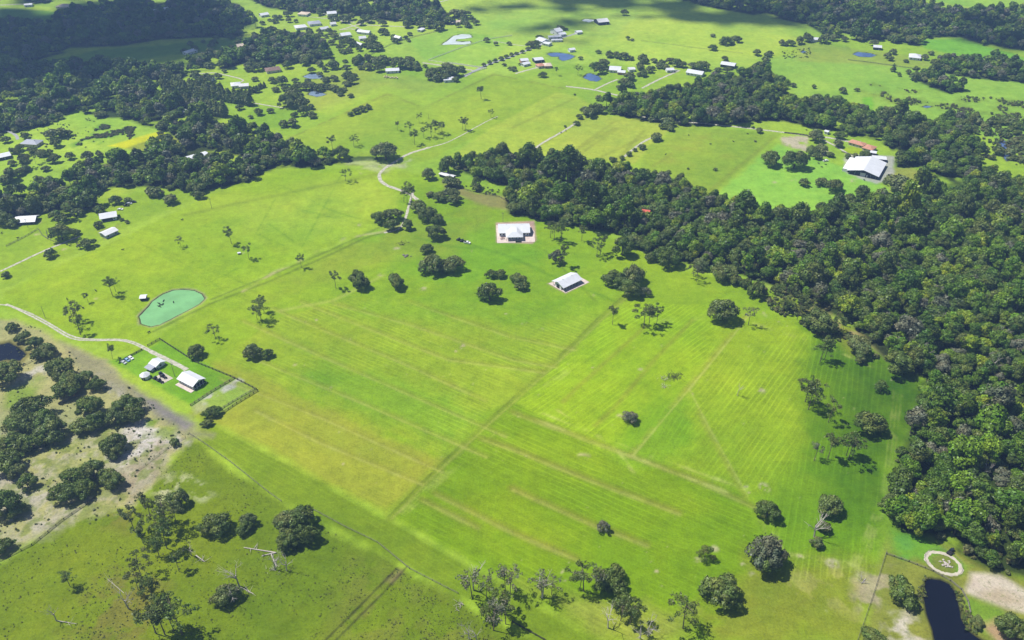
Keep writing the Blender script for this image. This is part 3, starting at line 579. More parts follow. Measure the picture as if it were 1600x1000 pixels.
def crown_points(lobes, n, rng, down=.35, jit=.38):
    """leaf positions on the skins of the lobes (x,y,z,r,flat)"""
    L_ = np.array(lobes); ar = L_[:, 3] ** 2; pick = rng.choice(len(L_), n * 2, p=ar / ar.sum())
    d = rng.normal(size=(n * 2, 3)); d /= np.linalg.norm(d, axis=1, keepdims=True)
    keep = (d[:, 2] > -down) | (rng.random(n * 2) < .25); d = d[keep]; pick = pick[keep]
    rr = L_[pick, 3] * (rng.uniform(.70, 1.12, len(pick)) + np.where(rng.random(len(pick)) < .12, rng.uniform(0, .35, len(pick)), 0)) ; c = L_[pick, :3] + d * rr[:, None] * np.stack([np.ones(len(pick)), np.ones(len(pick)), L_[pick, 4]], 1)
    inside_ = np.zeros(len(c), bool)
    for l in L_: inside_ |= (((c - l[:3]) / np.array([1, 1, l[4]])) ** 2).sum(1) < (l[3] * .68) ** 2
    c = c[~inside_][:n]; d = d[~inside_][:n]; pick = pick[~inside_][:n]
    nrm = d + rng.normal(size=d.shape) * jit; nrm /= np.linalg.norm(nrm, axis=1, keepdims=True)
    lt = 1 + rng.uniform(-.22, .22, len(L_)); yel = rng.uniform(-.12, .16, len(L_))
    tone = lt[pick] * rng.uniform(.72, 1.3, len(pick)); tint = np.stack([tone * (1 + yel[pick]), tone, tone * (1 - yel[pick] * .5)], 1)
    return c, nrm, tint
def tube(bm, p0, p1, r0, r1, k=5):
    p0 = Vector(p0); p1 = Vector(p1); d = (p1 - p0); 
    if d.length < 1e-5: return
    q = d.to_track_quat('Z', 'Y'); a = []; b = []
    for i in range(k):
        th = 2 * math.pi * i / k; o = Vector((math.cos(th), math.sin(th), 0))
        a.append(bm.verts.new(p0 + q @ (o * r0))); b.append(bm.verts.new(p1 + q @ (o * r1)))
    for i in range(k): bm.faces.new((a[i], a[(i + 1) % k], b[(i + 1) % k], b[i]))
    bm.faces.new(b); bm.faces.new(a[::-1])
def trunk_mesh(name, segs, mat):
    bm = bmesh.new()
    for s in segs: tube(bm, *s)
    me = bpy.data.meshes.new(name); bm.to_mesh(me); bm.free(); me.materials.append(mat); return me
def limbs(lobes, h0, r, rng, top=None):
    segs = [((0, 0, -.02), (0, 0, h0), r, r * .7, 7)]
    for l in lobes:
        m_ = Vector((l[0] * .45, l[1] * .45, h0 + (l[2] - h0) * .4)); segs.append(((0, 0, h0 * .9), m_, r * .42, r * .26)); segs.append((m_, (l[0], l[1], l[2]), r * .26, r * .08))
    return segs
def make_oak(seed, n=4200, leaf=.021, mat='oak_leaf', hgt=.62, open_=0.0):
    rng = np.random.default_rng(seed); lobes = []
    K = 26
    for i in range(K):
        a = i * 2.399 + rng.uniform(-.5, .5); f = math.sqrt((i + .5) / K); r = .37 * f * rng.uniform(.8, 1.1); rad = rng.uniform(.075, .175)
        z = .24 + (hgt - .40) * (1 - f ** 2.2) * rng.uniform(.8, 1.15) + rng.uniform(-.03, .05)
        if rng.random() < open_: continue
        sq = 1 + .16 * math.sin(2 * a + seed) + rng.uniform(-.08, .08)
        lobes.append((r * math.cos(a) * sq, r * math.sin(a) / sq, z, rad, rng.uniform(.75, .95)))
    c, nn, tt = crown_points(lobes, n, rng)
    v, tn = quads(c, nn, leaf, tt, rng)
    return mesh_quads('oak_crown', v, tn, M[mat]), trunk_mesh('oak_trunk', limbs(lobes[::3], .14, .028, rng), M['bark'])
def make_wood(seed, n=2300, leaf=.030, hgt=.95, mat='wood_leaf'):
    rng = np.random.default_rng(seed); lobes = []; K = 15
    for i in range(K):
        a = i * 2.399 + rng.uniform(-.6, .6); f = math.sqrt((i + .5) / K); r = .34 * f * rng.uniform(.7, 1.15); rad = rng.uniform(.12, .2)
        z = hgt * .5 + hgt * .38 * (1 - f ** 1.8) * rng.uniform(.7, 1.1) + rng.uniform(-.08, .05)
        lobes.append((r * math.cos(a), r * math.sin(a), z, rad, rng.uniform(.8, 1.1)))
    c, nn, tt = crown_points(lobes, n, rng, .5); v, tn = quads(c, nn, leaf, tt, rng)
    return mesh_quads('wood_crown', v, tn, M[mat]), trunk_mesh('wood_trunk', limbs(lobes[::4], hgt * .42, .022, rng), M['bark'])
def make_pine(seed, n=1150, leaf=.055, hgt=1.0, mat='pine_leaf', tufts=14, spread=.30):
    """unit height; open flat-topped crown of separate ragged tufts"""
    rng = np.random.default_rng(seed); lobes = []; segs = []; lean = rng.uniform(-.05, .05, 2)
    pts = [Vector((lean[0] * t * t, lean[1] * t * t, t * .93)) for t in (0, .35, .7, 1)]
    for i in range(3): segs.append((pts[i], pts[i + 1], .015 * (1 - i * .25), .015 * (1 - (i + 1) * .25), 6))
    for i in range(tufts):
        a = i * 2.399 + rng.uniform(-.7, .7); f = (i + .6) / tufts; r = spread * rng.uniform(.25, 1.1) * (1 - .25 * f * f); z = .58 + .36 * f + rng.uniform(-.06, .05)
        c = (lean[0] + r * math.cos(a), lean[1] + r * math.sin(a), z)
        segs.append((Vector((lean[0] * .8, lean[1] * .8, z - .1)), c, .006, .002, 4))
        for k in range(3):
            o_ = rng.normal(0, .045, 3); lobes.append((c[0] + o_[0], c[1] + o_[1], c[2] + o_[2] * .4, rng.uniform(.025, .075), rng.uniform(.4, .7)))
    c, nn, tt = crown_points(lobes, n, rng, .9, .9); c = c + rng.normal(0, .012, c.shape); v, tn = quads(c, nn, leaf * .3, tt, rng)
    return mesh_quads('pine_crown', v, tn, M[mat]), trunk_mesh('pine_trunk', segs, M['pine_bark'])
def make_dead(seed, mat='dead_wood', levels=3):
    rng = random.Random(seed); segs = []
    def grow_(p, d, l, r, k):
        q = p + d * l; segs.append((p, q, r, r * .62, 5 if k > 1 else 4))
        if k == 0: return
        for i in range(rng.choice((2, 3, 3)) if k < levels else 5):
            e = (d * rng.uniform(.5, 1.0) + Vector((rng.uniform(-1, 1), rng.uniform(-1, 1), rng.uniform(-.25, .6))) * .85).normalized()
            st = p + d * l * (rng.uniform(.55, 1) if k == levels else 1); grow_(st, e, l * rng.uniform(.42, .62) if k == levels else l * rng.uniform(.6, .8), r * .5, k - 1)
    grow_(Vector((0, 0, -.02)), Vector((rng.uniform(-.06, .06), rng.uniform(-.06, .06), 1)).normalized(), .52, .03, levels)
    return trunk_mesh('dead_branches', segs, M[mat])
def make_conifer(seed):
    rng = np.random.default_rng(seed); lobes = [(rng.uniform(-.03, .03), rng.uniform(-.03, .03), .18 + .62 * i / 6, .24 * (1 - i / 7.5) + .03, 1.1) for i in range(7)]
    c, nn, tt = crown_points(lobes, 900, rng, .9); v, tn = quads(c, nn, .035, tt, rng)
    return mesh_quads('conifer_crown', v, tn, M['oak_leaf']), trunk_mesh('conifer_trunk', [((0, 0, -.02), (0, 0, .85), .02, .005, 5)], M['bark'])
OAK = [make_oak(100 + i, hgt=(.62, .7, .56, .66, .6, .74, .58, .68, .64, .72)[i], open_=(.05, .2, .0, .25, .12, .3, .1, .2, 0, .15)[i]) for i in range(10)]
OAKS = [make_oak(140 + i, n=1300, leaf=.038) for i in range(4)]       # for trees a few pixels wide
OAKG = [make_oak(160 + i, n=2600, leaf=.021, mat='grey_leaf', hgt=.7, open_=.22) for i in range(2)]
LIME = [make_oak(170 + i, n=1700, leaf=.022, mat='lime_leaf', hgt=.8, open_=.25) for i in range(2)]
WOOD = [make_wood(200 + i, hgt=(.95, 1.1, .85, 1.0, 1.2, .9)[i]) for i in range(6)] + [make_wood(260, mat='grey_leaf', n=1700), make_wood(261, mat='lime_leaf', n=1700, hgt=1.05), make_wood(262, hgt=1.45, n=1900), make_wood(263, hgt=.75)]
WOODS_ = [make_wood(230 + i, n=900, leaf=.05, hgt=(.9, 1.1, .8, 1.0, 1.3)[i]) for i in range(5)] + [make_wood(240, n=700, leaf=.05, mat='grey_leaf')]
PINE = [make_pine(300 + i, tufts=(13, 10, 16, 12, 14, 9)[i], spread=(.32, .27, .38, .26, .34, .24)[i]) for i in range(6)] + [make_pine(310 + i, tufts=(15, 8, 11, 13)[i], spread=(.42, .3, .22, .36)[i]) for i in range(4)]
PINEG = [make_pine(330 + i, n=520, mat='grey_leaf', tufts=10) for i in range(3)]
DEAD = [make_dead(400 + i) for i in range(5)]
CON = [make_conifer(500 + i) for i in range(3)]
PROTO = {'oak': (OAK, 'oak_tree', 'oak tree'), 'oaks': (OAKS, 'oak_tree', 'oak tree'), 'greyoak': (OAKG, 'oak_tree', 'oak tree'), 'lime': (LIME, 'leafy_tree', 'tree'),
         'wood': (WOOD, 'forest_tree', 'tree'), 'pine': (PINE, 'pine_tree', 'pine tree'), 'greypine': (PINEG, 'pine_tree', 'pine tree'), 'dead': (DEAD, 'dead_tree', 'dead tree'), 'con': (CON, 'conifer_tree', 'conifer')}
count_ = {}
def plant(kind, x, y, scale, label, group=None, sz=1.0, rz=None, var=None):
    pr_, name, cat = PROTO[kind]; k = count_.get(kind, 0); count_[kind] = k + 1; p = pr_[(k if var is None else var) % len(pr_)]
    r = empty(name, (x, y, 0), random.uniform(0, 6.28) if rz is None else rz); k1 = random.uniform(.8, 1.22) if kind != 'con' else 1; r.scale = (scale * k1, scale / k1, scale * sz * random.uniform(.88, 1.12)); r.rotation_euler[0] = random.gauss(0, .05); r.rotation_euler[1] = random.gauss(0, .05); tag(r, label, cat, group)
    if kind == 'dead': link('trunk', p, r)
    else: link('crown', p[0], r); link('trunk', p[1], r)
    return r
# named landmarks that labels lean on (photo pixels)
MARKS = [('the green algae pond', 268, 480), ('the big white house', 803, 362), ('the small white barn', 887, 440), ('the fenced white farmhouse', 300, 594), ('the bottom corner dark pond', 1475, 950),
 ('the dark gabled barn', 1355, 262), ('the blue pond by the road', 878, 90), ('the pale U-shaped pond', 712, 60), ('the oval blue pond', 1350, 85), ('the white hip roof', 1430, 88), ('the long white barn', 1138, 100),
 ('the small two-toned pond', 925, 121), ('the white farmstead by the road', 865, 58), ('the terracotta roofs', 1345, 222), ('the dark-porched white house', 168, 338), ('the open sided cattle barn', 40, 343), ('the round grey-blue pond', 490, 119), ('the gravel loop house', 375, 130),
 ('the oval sand ring', 1475, 880), ('the track crossing', 755, 665), ('the sandy fork in the drive', 640, 303), ('the forked worn paths', 1073, 608), ('the fallen dead log', 410, 858), ('the brush pile', 1052, 590), ('the bottom fence line', 640, 890),
 ('the narrow blue creek', 1568, 235), ('the lit yellow field corner', 235, 212), ('the brown roofed house', 426, 106), ('the two parked trucks', 239, 577), ('the far milky pond', 919, 32), ('the white horse paddock corner', 745, 108), ('the bare sandy patch', 205, 650), ('the dark windbreak hedge', 330, 145)]
used_labels = {}
ORD = ['', 'second ', 'third ', 'fourth ', 'fifth ', 'sixth ', 'seventh ', 'eighth ', 'ninth ', 'tenth ', 'eleventh ', 'twelfth ', 'thirteenth ', 'fourteenth ', 'fifteenth ', 'sixteenth ', 'seventeenth ']
queue = []
def where(px, py):
    best = min(MARKS, key=lambda m_: math.hypot((m_[1] - px), (m_[2] - py) * 1.6)); dx = px - best[1]; dy = (py - best[2]) * 1.6
    d = math.hypot(dx, dy); ang = math.degrees(math.atan2(dy, dx)) % 360
    rel = ['to the right of', 'below and right of', 'straight below', 'below and left of', 'to the left of', 'above and left of', 'straight above', 'above and right of'][int((ang + 22.5) // 45) % 8]
    return rel + ' ' + best[0], d
def add_tree(px, py, wpx, kind, desc=None, label=None, hpx=None, sz=1.0, group=None, var=None):
    """px,py: middle of the crown (broad trees) or foot of the trunk (pines, snags); wpx: crown width or, for pines, height, in photo pixels"""
    if kind in ('oak', 'oaks', 'greyoak', 'lime', 'wood'):
        s = wpx * MPP(px, py) * 1.06; hc = s * (.36 if kind != 'wood' else .55) * sz; p = P(px, py, hc)
    elif kind == 'con':
        p = P(px, py); s = wpx * MPP(px, py)
    else:
        p = P(px, py); dep = PITCH + math.atan((py - 500) / F); s = wpx * MPP(px, py) / math.cos(dep) * (.8 if (py > 900 or px < 300 and py > 780) else .9)
    r = plant(kind, p.x, p.y, s, 'x', group, sz, var=var); queue.append([r, px, py, wpx, kind, desc, label]); return r
def settle_labels():
    trim = lambda t: t.replace('mid-sized', 'medium').replace('above and ', 'upper ').replace('below and ', 'lower ')
    groups_ = {}
    for q in queue:
        r, px, py, wpx, kind, desc, label = q
        if label: r['label'] = label; continue
        rel, d = where(px, py)
        if not desc:
            big_ = 'large' if wpx > 38 else 'mid-sized' if wpx > 22 else 'small'
            desc = {'oak': f'{big_} dark oak', 'oaks': f'{big_} dark oak', 'greyoak': 'greyish thin-crowned oak', 'lime': 'light green leafy tree', 'wood': 'leafy green tree', 'pine': 'thin open-crowned pine', 'greypine': 'sparse greyish pine', 'dead': 'bare pale dead tree', 'con': 'dark conifer'}[kind]
        groups_.setdefault((desc, rel), []).append((d, q))
    for (desc, rel), l in groups_.items():
        l.sort(key=lambda a: a[0])
        for i, (d, q) in enumerate(l):
            q[0]['label'] = f'{desc}, {rel}' if len(l) == 1 else f'{ORD[i % len(ORD)]}nearest {desc} {rel}'.strip()
    for q in queue:
        if len(q[0]['label'].replace('-', ' ').split()) > 15: q[0]['label'] = trim(q[0]['label'])
    queue.clear()

OAKL = [(602, 234, 42), (530, 238, 30), (593, 338, 26), (614, 333, 28), (612, 350, 26), (637, 350, 22), (655, 320, 30), (668, 333, 30), (683, 341, 22), (681, 361, 32), (667, 387, 22), (676, 411, 42), (706, 409, 40), (560, 435, 37), (618, 438, 31), (765, 455, 41),
 (768, 427, 18), (783, 427, 18), (810, 434, 28), (816, 446, 20), (962, 434, 34), (990, 428, 38), (984, 450, 36), (1131, 484, 48), (1184, 453, 32), (1132, 422, 42), (1282, 500, 52), (1342, 535, 46), (1402, 566, 54), (1358, 660, 50), (1398, 788, 44), (1404, 770, 30),
 (1200, 797, 40), (1298, 787, 44), (1130, 923, 62), (952, 900, 52), (964, 915, 34), (448, 814, 50), (473, 808, 50), (450, 842, 40), (476, 835, 40), (335, 816, 48), (388, 812, 26), (382, 824, 26), (278, 779, 34), (352, 928, 42), (272, 690, 17),
 (92, 575, 48), (110, 592, 42), (136, 590, 34), (100, 605, 44), (150, 600, 26), (48, 636, 52), (66, 655, 44), (30, 660, 50), (80, 668, 48), (20, 690, 44), (50, 690, 36), (138, 632, 46), (150, 655, 34), (130, 662, 40), (199, 632, 40), (205, 648, 34), (178, 650, 34), (175, 692, 42), (180, 706, 26),
 (8, 718, 50), (24, 735, 30), (112, 742, 40), (145, 736, 46), (172, 745, 42), (100, 768, 44), (130, 762, 36), (8, 787, 50), (24, 795, 32), (40, 752, 32), (3, 852, 32), (10, 578, 52), (35, 525, 26), (52, 536, 30), (72, 546, 32), (62, 552, 24), (18, 510, 20), (331, 641, 26), (322, 660, 18),
 (395, 549, 30), (418, 551, 20), (306, 547, 28), (1410, 920, 48), (1528, 970, 24), (1578, 975, 46), (1366, 995, 44), (1598, 1000, 30), (1205, 246, 32), (1243, 249, 38), (1257, 284, 18), (1284, 282, 20), (1303, 288, 28), (1276, 211, 26), (1268, 233, 22), (1285, 232, 22), (1298, 240, 14), (1278, 243, 16), (1310, 223, 18), (1325, 243, 11), (1336, 242, 10), (1352, 240, 22), (1312, 210, 18),
 (1402, 288, 50), (1380, 300, 20), (1132, 321, 30), (700, 258, 34), (718, 252, 20), (686, 305, 24), (672, 302, 14), (704, 300, 26), (709, 310, 22), (670, 272, 22), (700, 282, 22), (712, 285, 20), (745, 292, 16), (815, 318, 30), (835, 322, 34), (860, 330, 32), (885, 338, 30), (973, 386, 38), (990, 375, 30), (1043, 398, 44), (1060, 388, 30), (1095, 412, 26), (1010, 382, 28),
 (22, 356, 1), (1216, 452, 21), (1233, 476, 23), (1257, 468, 21), (1262, 497, 21), (1246, 454, 20.5), (1302, 470, 22), (1324, 494, 21), (1166, 440, 20.5), (1345, 560, 20.5), (1018, 400, 22), (1075, 400, 22), (1150, 436, 22)]
OAKL = [o for o in OAKL if o[2] > 5]
for (x, y, w_) in OAKL: add_tree(x, y, w_, 'oak' if w_ > 20 else 'oaks')
add_tree(1200, 864, 70, 'greyoak', label='largest grey-green spreading oak standing alone in the lower mown field')
add_tree(1203, 872, 52, 'oak', label='dark lower crown beside the largest grey-green spreading oak')
add_tree(985, 651, 27, 'greyoak', label='small brown-green oak alone amid the mow lines of the middle field')
add_tree(868, 402, 27, 'greyoak'); add_tree(1288, 822, 26, 'oak', desc='dark half of the split grey and dark tree')
add_tree(1008, 455, 20, 'greyoak'); add_tree(944, 823, 24, 'greyoak', label='small upright oak with a bare brown foot in the lower hay field')
add_tree(975, 946, 40, 'lime', label='lime green tree among bare snags near the bottom fence'); add_tree(1102, 866, 28, 'lime', label='small lime green tree with a bare sandy foot')
add_tree(1378, 604, 25, 'lime'); add_tree(762, 958, 30, 'lime'); add_tree(812, 252, 14, 'lime', sz=1.3); add_tree(770, 262, 22, 'lime', sz=1.3); add_tree(735, 258, 18, 'lime'); add_tree(728, 250, 16, 'lime'); add_tree(745, 285, 18, 'lime', sz=1.3)
add_tree(1276, 846, 24, 'oak', desc='low dark bush at the foot of the split grey tree')
SMALL = [(94, 362, 36), (119, 362, 14), (77, 395, 20), (9, 428, 15), (135, 378, 24), (153, 350, 15), (120, 330, 20), (130, 318, 20), (108, 320, 22), (180, 311, 20), (199, 311, 13), (265, 309, 24), (305, 291, 28), (310, 303, 20), (235, 298, 22), (245, 300, 20), (190, 342, 8), (198, 346, 8), (357, 274, 15), (15, 273, 26), (38, 262, 18), (8, 278, 20), (18, 318, 34), (50, 320, 30), (5, 340, 30), (62, 280, 16),
 (82, 208, 22), (95, 206, 22), (86, 222, 20), (105, 206, 16), (8, 217, 16), (39, 211, 14), (84, 247, 19), (108, 243, 16), (138, 242, 19), (154, 240, 14), (173, 240, 16), (30, 230, 16), (48, 232, 16), (66, 238, 17), (35, 245, 20), (20, 235, 14), (249, 213, 9), (257, 223, 17), (272, 221, 9), (255, 235, 14), (40, 262, 14),
 (374, 166, 14), (391, 181, 10), (404, 174, 15), (422, 172, 12), (448, 155, 30), (458, 146, 34), (470, 160, 24), (486, 166, 12), (487, 178, 16), (474, 171, 20), (460, 178, 12), (443, 192, 16), (457, 190, 20), (525, 139, 12), (498, 135, 18), (478, 133, 20), (463, 134, 18), (445, 136, 14), (425, 124, 14), (440, 125, 20), (430, 138, 14), (400, 139, 14), (340, 118, 13), (350, 110, 9), (398, 122, 12), (320, 122, 22), (305, 118, 20), (316, 127, 18),
 (449, 100, 17), (475, 96, 16), (520, 99, 22), (500, 98, 14), (490, 94, 12), (545, 75, 10), (535, 78, 10), (547, 65, 18), (590, 72, 18), (580, 66, 20), (603, 50, 12), (598, 48, 14), (582, 60, 18), (620, 63, 12), (634, 57, 9), (640, 52, 9), (638, 62, 8), (615, 55, 10), (564, 34, 14), (575, 28, 18), (598, 35, 14), (636, 36, 18), (655, 36, 16), (670, 33, 24), (685, 38, 22), (700, 30, 18), (710, 18, 22), (722, 20, 18), (690, 30, 16), (729, 37, 14), (744, 34, 12), (520, 26, 16), (535, 28, 18), (548, 25, 16), (500, 18, 14), (450, 20, 15), (421, 31, 7), (462, 32, 8), (415, 46, 12), (425, 48, 20), (438, 50, 12), (457, 52, 10), (495, 56, 10),
 (560, 92, 20), (575, 90, 18), (588, 93, 18), (598, 92, 20), (575, 102, 18), (592, 105, 18), (608, 93, 14), (622, 95, 28), (638, 98, 22), (650, 100, 18), (640, 92, 20), (555, 98, 10), (685, 110, 24), (700, 106, 28), (712, 112, 20), (670, 118, 16), (682, 121, 16), (712, 123, 12), (695, 120, 16), (697, 114, 20),
 (756, 100, 9), (765, 97, 9), (774, 94, 9), (783, 91, 9), (791, 88, 8), (799, 85, 8), (807, 82, 8), (788, 100, 8), (797, 106, 9), (803, 107, 10), (816, 80, 8), (825, 75, 9), (833, 72, 9), (841, 73, 8), (829, 68, 16), (838, 67, 12), (849, 115, 14), (843, 56, 12), (876, 42, 13), (884, 44, 8), (935, 80, 9), (907, 90, 8), (975, 19, 12), (981, 59, 8), (988, 61, 7), (1114, 54, 9), (1134, 63, 18), (1128, 66, 10), (1154, 61, 14), (1148, 58, 12), (1144, 65, 10), (1114, 73, 14), (1183, 81, 14), (1200, 84, 12), (1197, 92, 16), (1189, 102, 20), (1178, 106, 18), (1133, 90, 12), (813, 99, 7), (848, 94, 6),
 (952, 83, 16), (963, 85, 14), (975, 87, 16), (987, 90, 10), (1004, 89, 18), (1008, 94, 14), (1022, 93, 12), (1034, 97, 14), (1048, 93, 16), (1058, 97, 18), (1068, 100, 14), (1040, 103, 14), (1030, 102, 12), (1015, 108, 14), (1006, 114, 14), (999, 115, 10), (1084, 101, 16), (1097, 100, 24), (930, 101, 16), (944, 97, 20), (938, 107, 20), (949, 108, 8), (984, 118, 18), (975, 127, 18), (985, 130, 16), (966, 136, 9), (1122, 107, 12), (1137, 108, 14),
 (898, 147, 4), (935, 152, 12), (926, 170, 20), (936, 168, 22), (922, 175, 20), (915, 172, 18), (905, 181, 12), (901, 191, 11), (833, 227, 6), (843, 231, 7), (883, 197, 5), (1045, 188, 22), (1047, 198, 16), (1036, 196, 14), (1062, 192, 8), (1026, 212, 20), (1003, 228, 13), (992, 233, 9), (983, 240, 10), (972, 246, 10), (958, 248, 14), (1020, 184, 14), (986, 177, 12), (970, 175, 12), (1075, 263, 4), (1045, 268, 8), (1118, 264, 7), (1180, 220, 3), (1187, 203, 12), (1098, 188, 10), (1177, 198, 6),
 (1203, 82, 10), (1250, 62, 16), (1262, 58, 18), (1236, 66, 14), (1222, 66, 12), (1228, 68, 10), (1288, 60, 18), (1320, 60, 12), (1345, 58, 16), (1367, 66, 14), (1388, 85, 14), (1396, 80, 12), (1392, 90, 12), (1416, 94, 9), (1446, 89, 12), (1456, 81, 12), (1480, 88, 14), (1498, 92, 14), (1463, 96, 18), (1475, 100, 12), (1510, 98, 18), (1418, 50, 20), (1425, 60, 22), (1400, 60, 18),
 (1317, 140, 14), (1272, 135, 8), (1339, 139, 9), (1420, 112, 10), (1430, 118, 18), (1445, 118, 16), (1470, 124, 22), (1500, 134, 18), (1548, 152, 5), (1566, 153, 4), (1396, 108, 10), (1405, 116, 8), (1552, 189, 20), (1540, 194, 14), (1580, 198, 10), (1596, 215, 10), (1595, 245, 12), (1520, 200, 12), (1240, 132, 10), (1492, 190, 20), (1505, 186, 18), (1408, 180, 14), (1386, 170, 16)]
SMALL += [(556, 172, 14), (566, 169, 14), (575, 166, 12), (548, 177, 10), (392, 98, 18), (402, 104, 18), (412, 99, 16), (424, 101, 14), (388, 106, 14)]
SMALL.sort(key=lambda a: -a[2]); CUT = 192
for (x, y, w_) in SMALL[:CUT]: add_tree(x, y, max(w_, 4.5), 'oak' if w_ >= 26 else 'oaks')
# pines: foot of the trunk, height in photo pixels
PINES = [(235, 812, 42), (211, 832, 44), (263, 826, 50), (261, 857, 44), (249, 870, 36), (280, 893, 30), (220, 900, 36), (216, 922, 34), (238, 932, 38), (228, 935, 30), (244, 990, 56), (258, 992, 50), (285, 992, 56), (272, 985, 50), (110, 917, 30), (225, 850, 40), (275, 815, 34), (248, 838, 40),
 (957, 507, 30), (1006, 512, 42), (1014, 508, 34), (1026, 506, 30), (1169, 508, 32), (1281, 566, 34), (1288, 562, 36), (1263, 640, 48), (1258, 628, 40), (1271, 632, 30), (1294, 660, 34), (1272, 720, 30), (1293, 718, 40), (1325, 718, 40), (1332, 714, 34), (1322, 712, 30),
 (866, 375, 30), (877, 378, 34), (860, 372, 26), (909, 376, 30), (932, 402, 30), (938, 398, 32), (881, 416, 34), (1088, 440, 26), (1083, 432, 24), (362, 381, 30), (389, 404, 26), (283, 385, 18), (176, 462, 30), (181, 456, 22), (138, 473, 18), (118, 507, 34), (122, 500, 24), (176, 561, 26), (337, 529, 26), (471, 418, 22), (525, 451, 30), (408, 500, 36), (413, 488, 28), (402, 500, 26), (126, 523, 30), (540, 283, 24),
 (655, 192, 16), (621, 204, 16), (640, 208, 20), (648, 226, 26), (662, 216, 20), (674, 214, 24), (680, 208, 22), (691, 210, 24), (686, 206, 18), (553, 229, 20), (520, 236, 26), (752, 155, 24), (767, 184, 14), (723, 203, 20), (728, 204, 22), (636, 318, 32), (643, 316, 30), (631, 316, 26), (912, 272, 1),
 (870, 118, 14), (903, 118, 16), (45, 262, 24), (38, 264, 22), (70, 252, 20), (56, 256, 18), (32, 252, 22), (25, 330, 26), (108, 345, 30), (62, 296, 24), (68, 300, 20), (1227, 468, 26), (1221, 488, 30), (1250, 488, 34), (1270, 480, 30), (1240, 470, 28), (1245, 500, 30), (1305, 520, 28), (1395, 112, 14), (1316, 520, 24), (1210, 475, 24), (1262, 500, 26), (738, 935, 48), (790, 925, 40), (797, 928, 44), (760, 934, 38), (785, 955, 36), (771, 985, 50), (790, 975, 44), (862, 930, 34), (847, 932, 44), (912, 924, 44), (906, 922, 34), (970, 970, 36), (984, 975, 40), (1067, 982, 50), (930, 918, 38)]
for (x, y, h_) in PINES:
    if h_ < 5: continue
    grey = (720 < x < 950 and y > 900) or (x, y) in ((1088, 440), (1272, 720), (1169, 508), (1158, 617))
    add_tree(x, y, h_, 'greypine' if grey and random.random() < .8 else 'pine')
for (x, y, h_, lb) in [(201, 951, 32, 'leaning dead trunk with its shattered white top in the lower left pasture'), (299, 868, 24, 'dead snag and fallen branch beside the pine grove'), (88, 970, 24, 'small bleached snag in the bottom left pasture'), (374, 916, 38, 'tall forked white dead tree above the round oak'), (366, 940, 26, 'thin bare stem standing in front of the round oak'),
 (430, 890, 24, 'short dead stump with upright branches below the fallen log'), (448, 892, 26, 'pale twiggy dead tree just right of the dead stump'), (847, 934, 40, None), (950, 981, 34, 'tall nearly bare snag casting a thin straight shadow'), (1000, 998, 26, 'white dead tree with a tangled top at the bottom edge'), (1013, 994, 30, 'dead tree with a forked white top right of its tangled neighbour'), (1272, 839, 38, 'white branching bare half of the split grey and dark tree'), (1152, 618, 18, None),
 (740, 922, 40, None), (790, 960, 34, None), (733, 998, 26, None), (745, 1002, 24, None), (1433, 570, 40, 'tall bleached dead tree at the edge of the right-hand wood'), (1345, 905, 14, None), (1548, 585, 30, 'thin grey dead trunk inside the right-hand wood'), (786, 268, 20, None), (1030, 155, 18, None), (1560, 530, 26, None), (1330, 322, 20, None), (1500, 640, 26, None), (1422, 395, 20, None), (1290, 372, 18, None), (1455, 440, 22, None), (1560, 430, 20, None), (1180, 150, 12, None), (1290, 180, 12, None), (1535, 745, 26, None), (1475, 515, 24, None), (400, 958, 1, None)]:
    if h_ > 5: add_tree(x, y, h_, 'dead', label=lb)
for a, b, n_, lb, s_ in [((256, 137), (390, 164), 30, 'conifer in the long dark windbreak above the pasture', 27), ((262, 158), (350, 182), 24, 'conifer in the shorter dark windbreak beside the wood', 28), ((386, 148), (413, 137), 8, 'conifer in the short hedge right of the gravel loop', 11)]:
    for i in range(n_):
        u = i / (n_ - 1); add_tree(a[0] + (b[0] - a[0]) * u + random.uniform(-.5, .5), a[1] + (b[1] - a[1]) * u + random.uniform(-.6, .6), s_ * random.uniform(.85, 1.12), 'con', label=lb, group=lb.replace('conifer in', 'conifers in'))
settle_labels()

# ---- the woods: the trees that show largest stand as objects, the mass behind them is one object per wood
def fill(px, space, rng):
    pts = PA(px); a = pts.min(0); b = pts.max(0); nx = int((b[0] - a[0]) / space) + 1; ny = int((b[1] - a[1]) / space) + 1
    gx, gy = np.meshgrid(np.arange(nx), np.arange(ny)); gx = (a[0] + (gx + .5 * (gy % 2)) * space).ravel() + rng.uniform(-.38, .38, nx * ny) * space; gy = (a[1] + gy * space).ravel() + rng.uniform(-.38, .38, nx * ny) * space
    m_ = inside(gx, gy, pts); return gx[m_], gy[m_]
def to_px(x, y):
    d = y * CP + H * SP; return 800 + F * x / d, 500 - F * (y * SP - H * CP) / d
WL = {'hammock': 'broadleaf trees packed in the dense wood along the right side', 'belt': 'trees of the wooded belt behind the terracotta roofs', 'northwest': 'broadleaf trees packed in the wood on the left'}
big_woods = []; mass = {}
rngw = np.random.default_rng(99)
KEEP_CLEAR = [(1475, 288, 22), (1355, 250, 34), (1328, 222, 14), (1350, 230, 20), (815, 275, 14), (1033, 279, 8), (1010, 331, 7), (310, 243, 22), (395, 237, 6), (292, 173, 8), (1293, 205, 7), (228, 140, 0), (308, 78, 10), (245, 14, 16), (148, 176, 8), (172, 177, 10), (168, 258, 8), (182, 265, 6)]
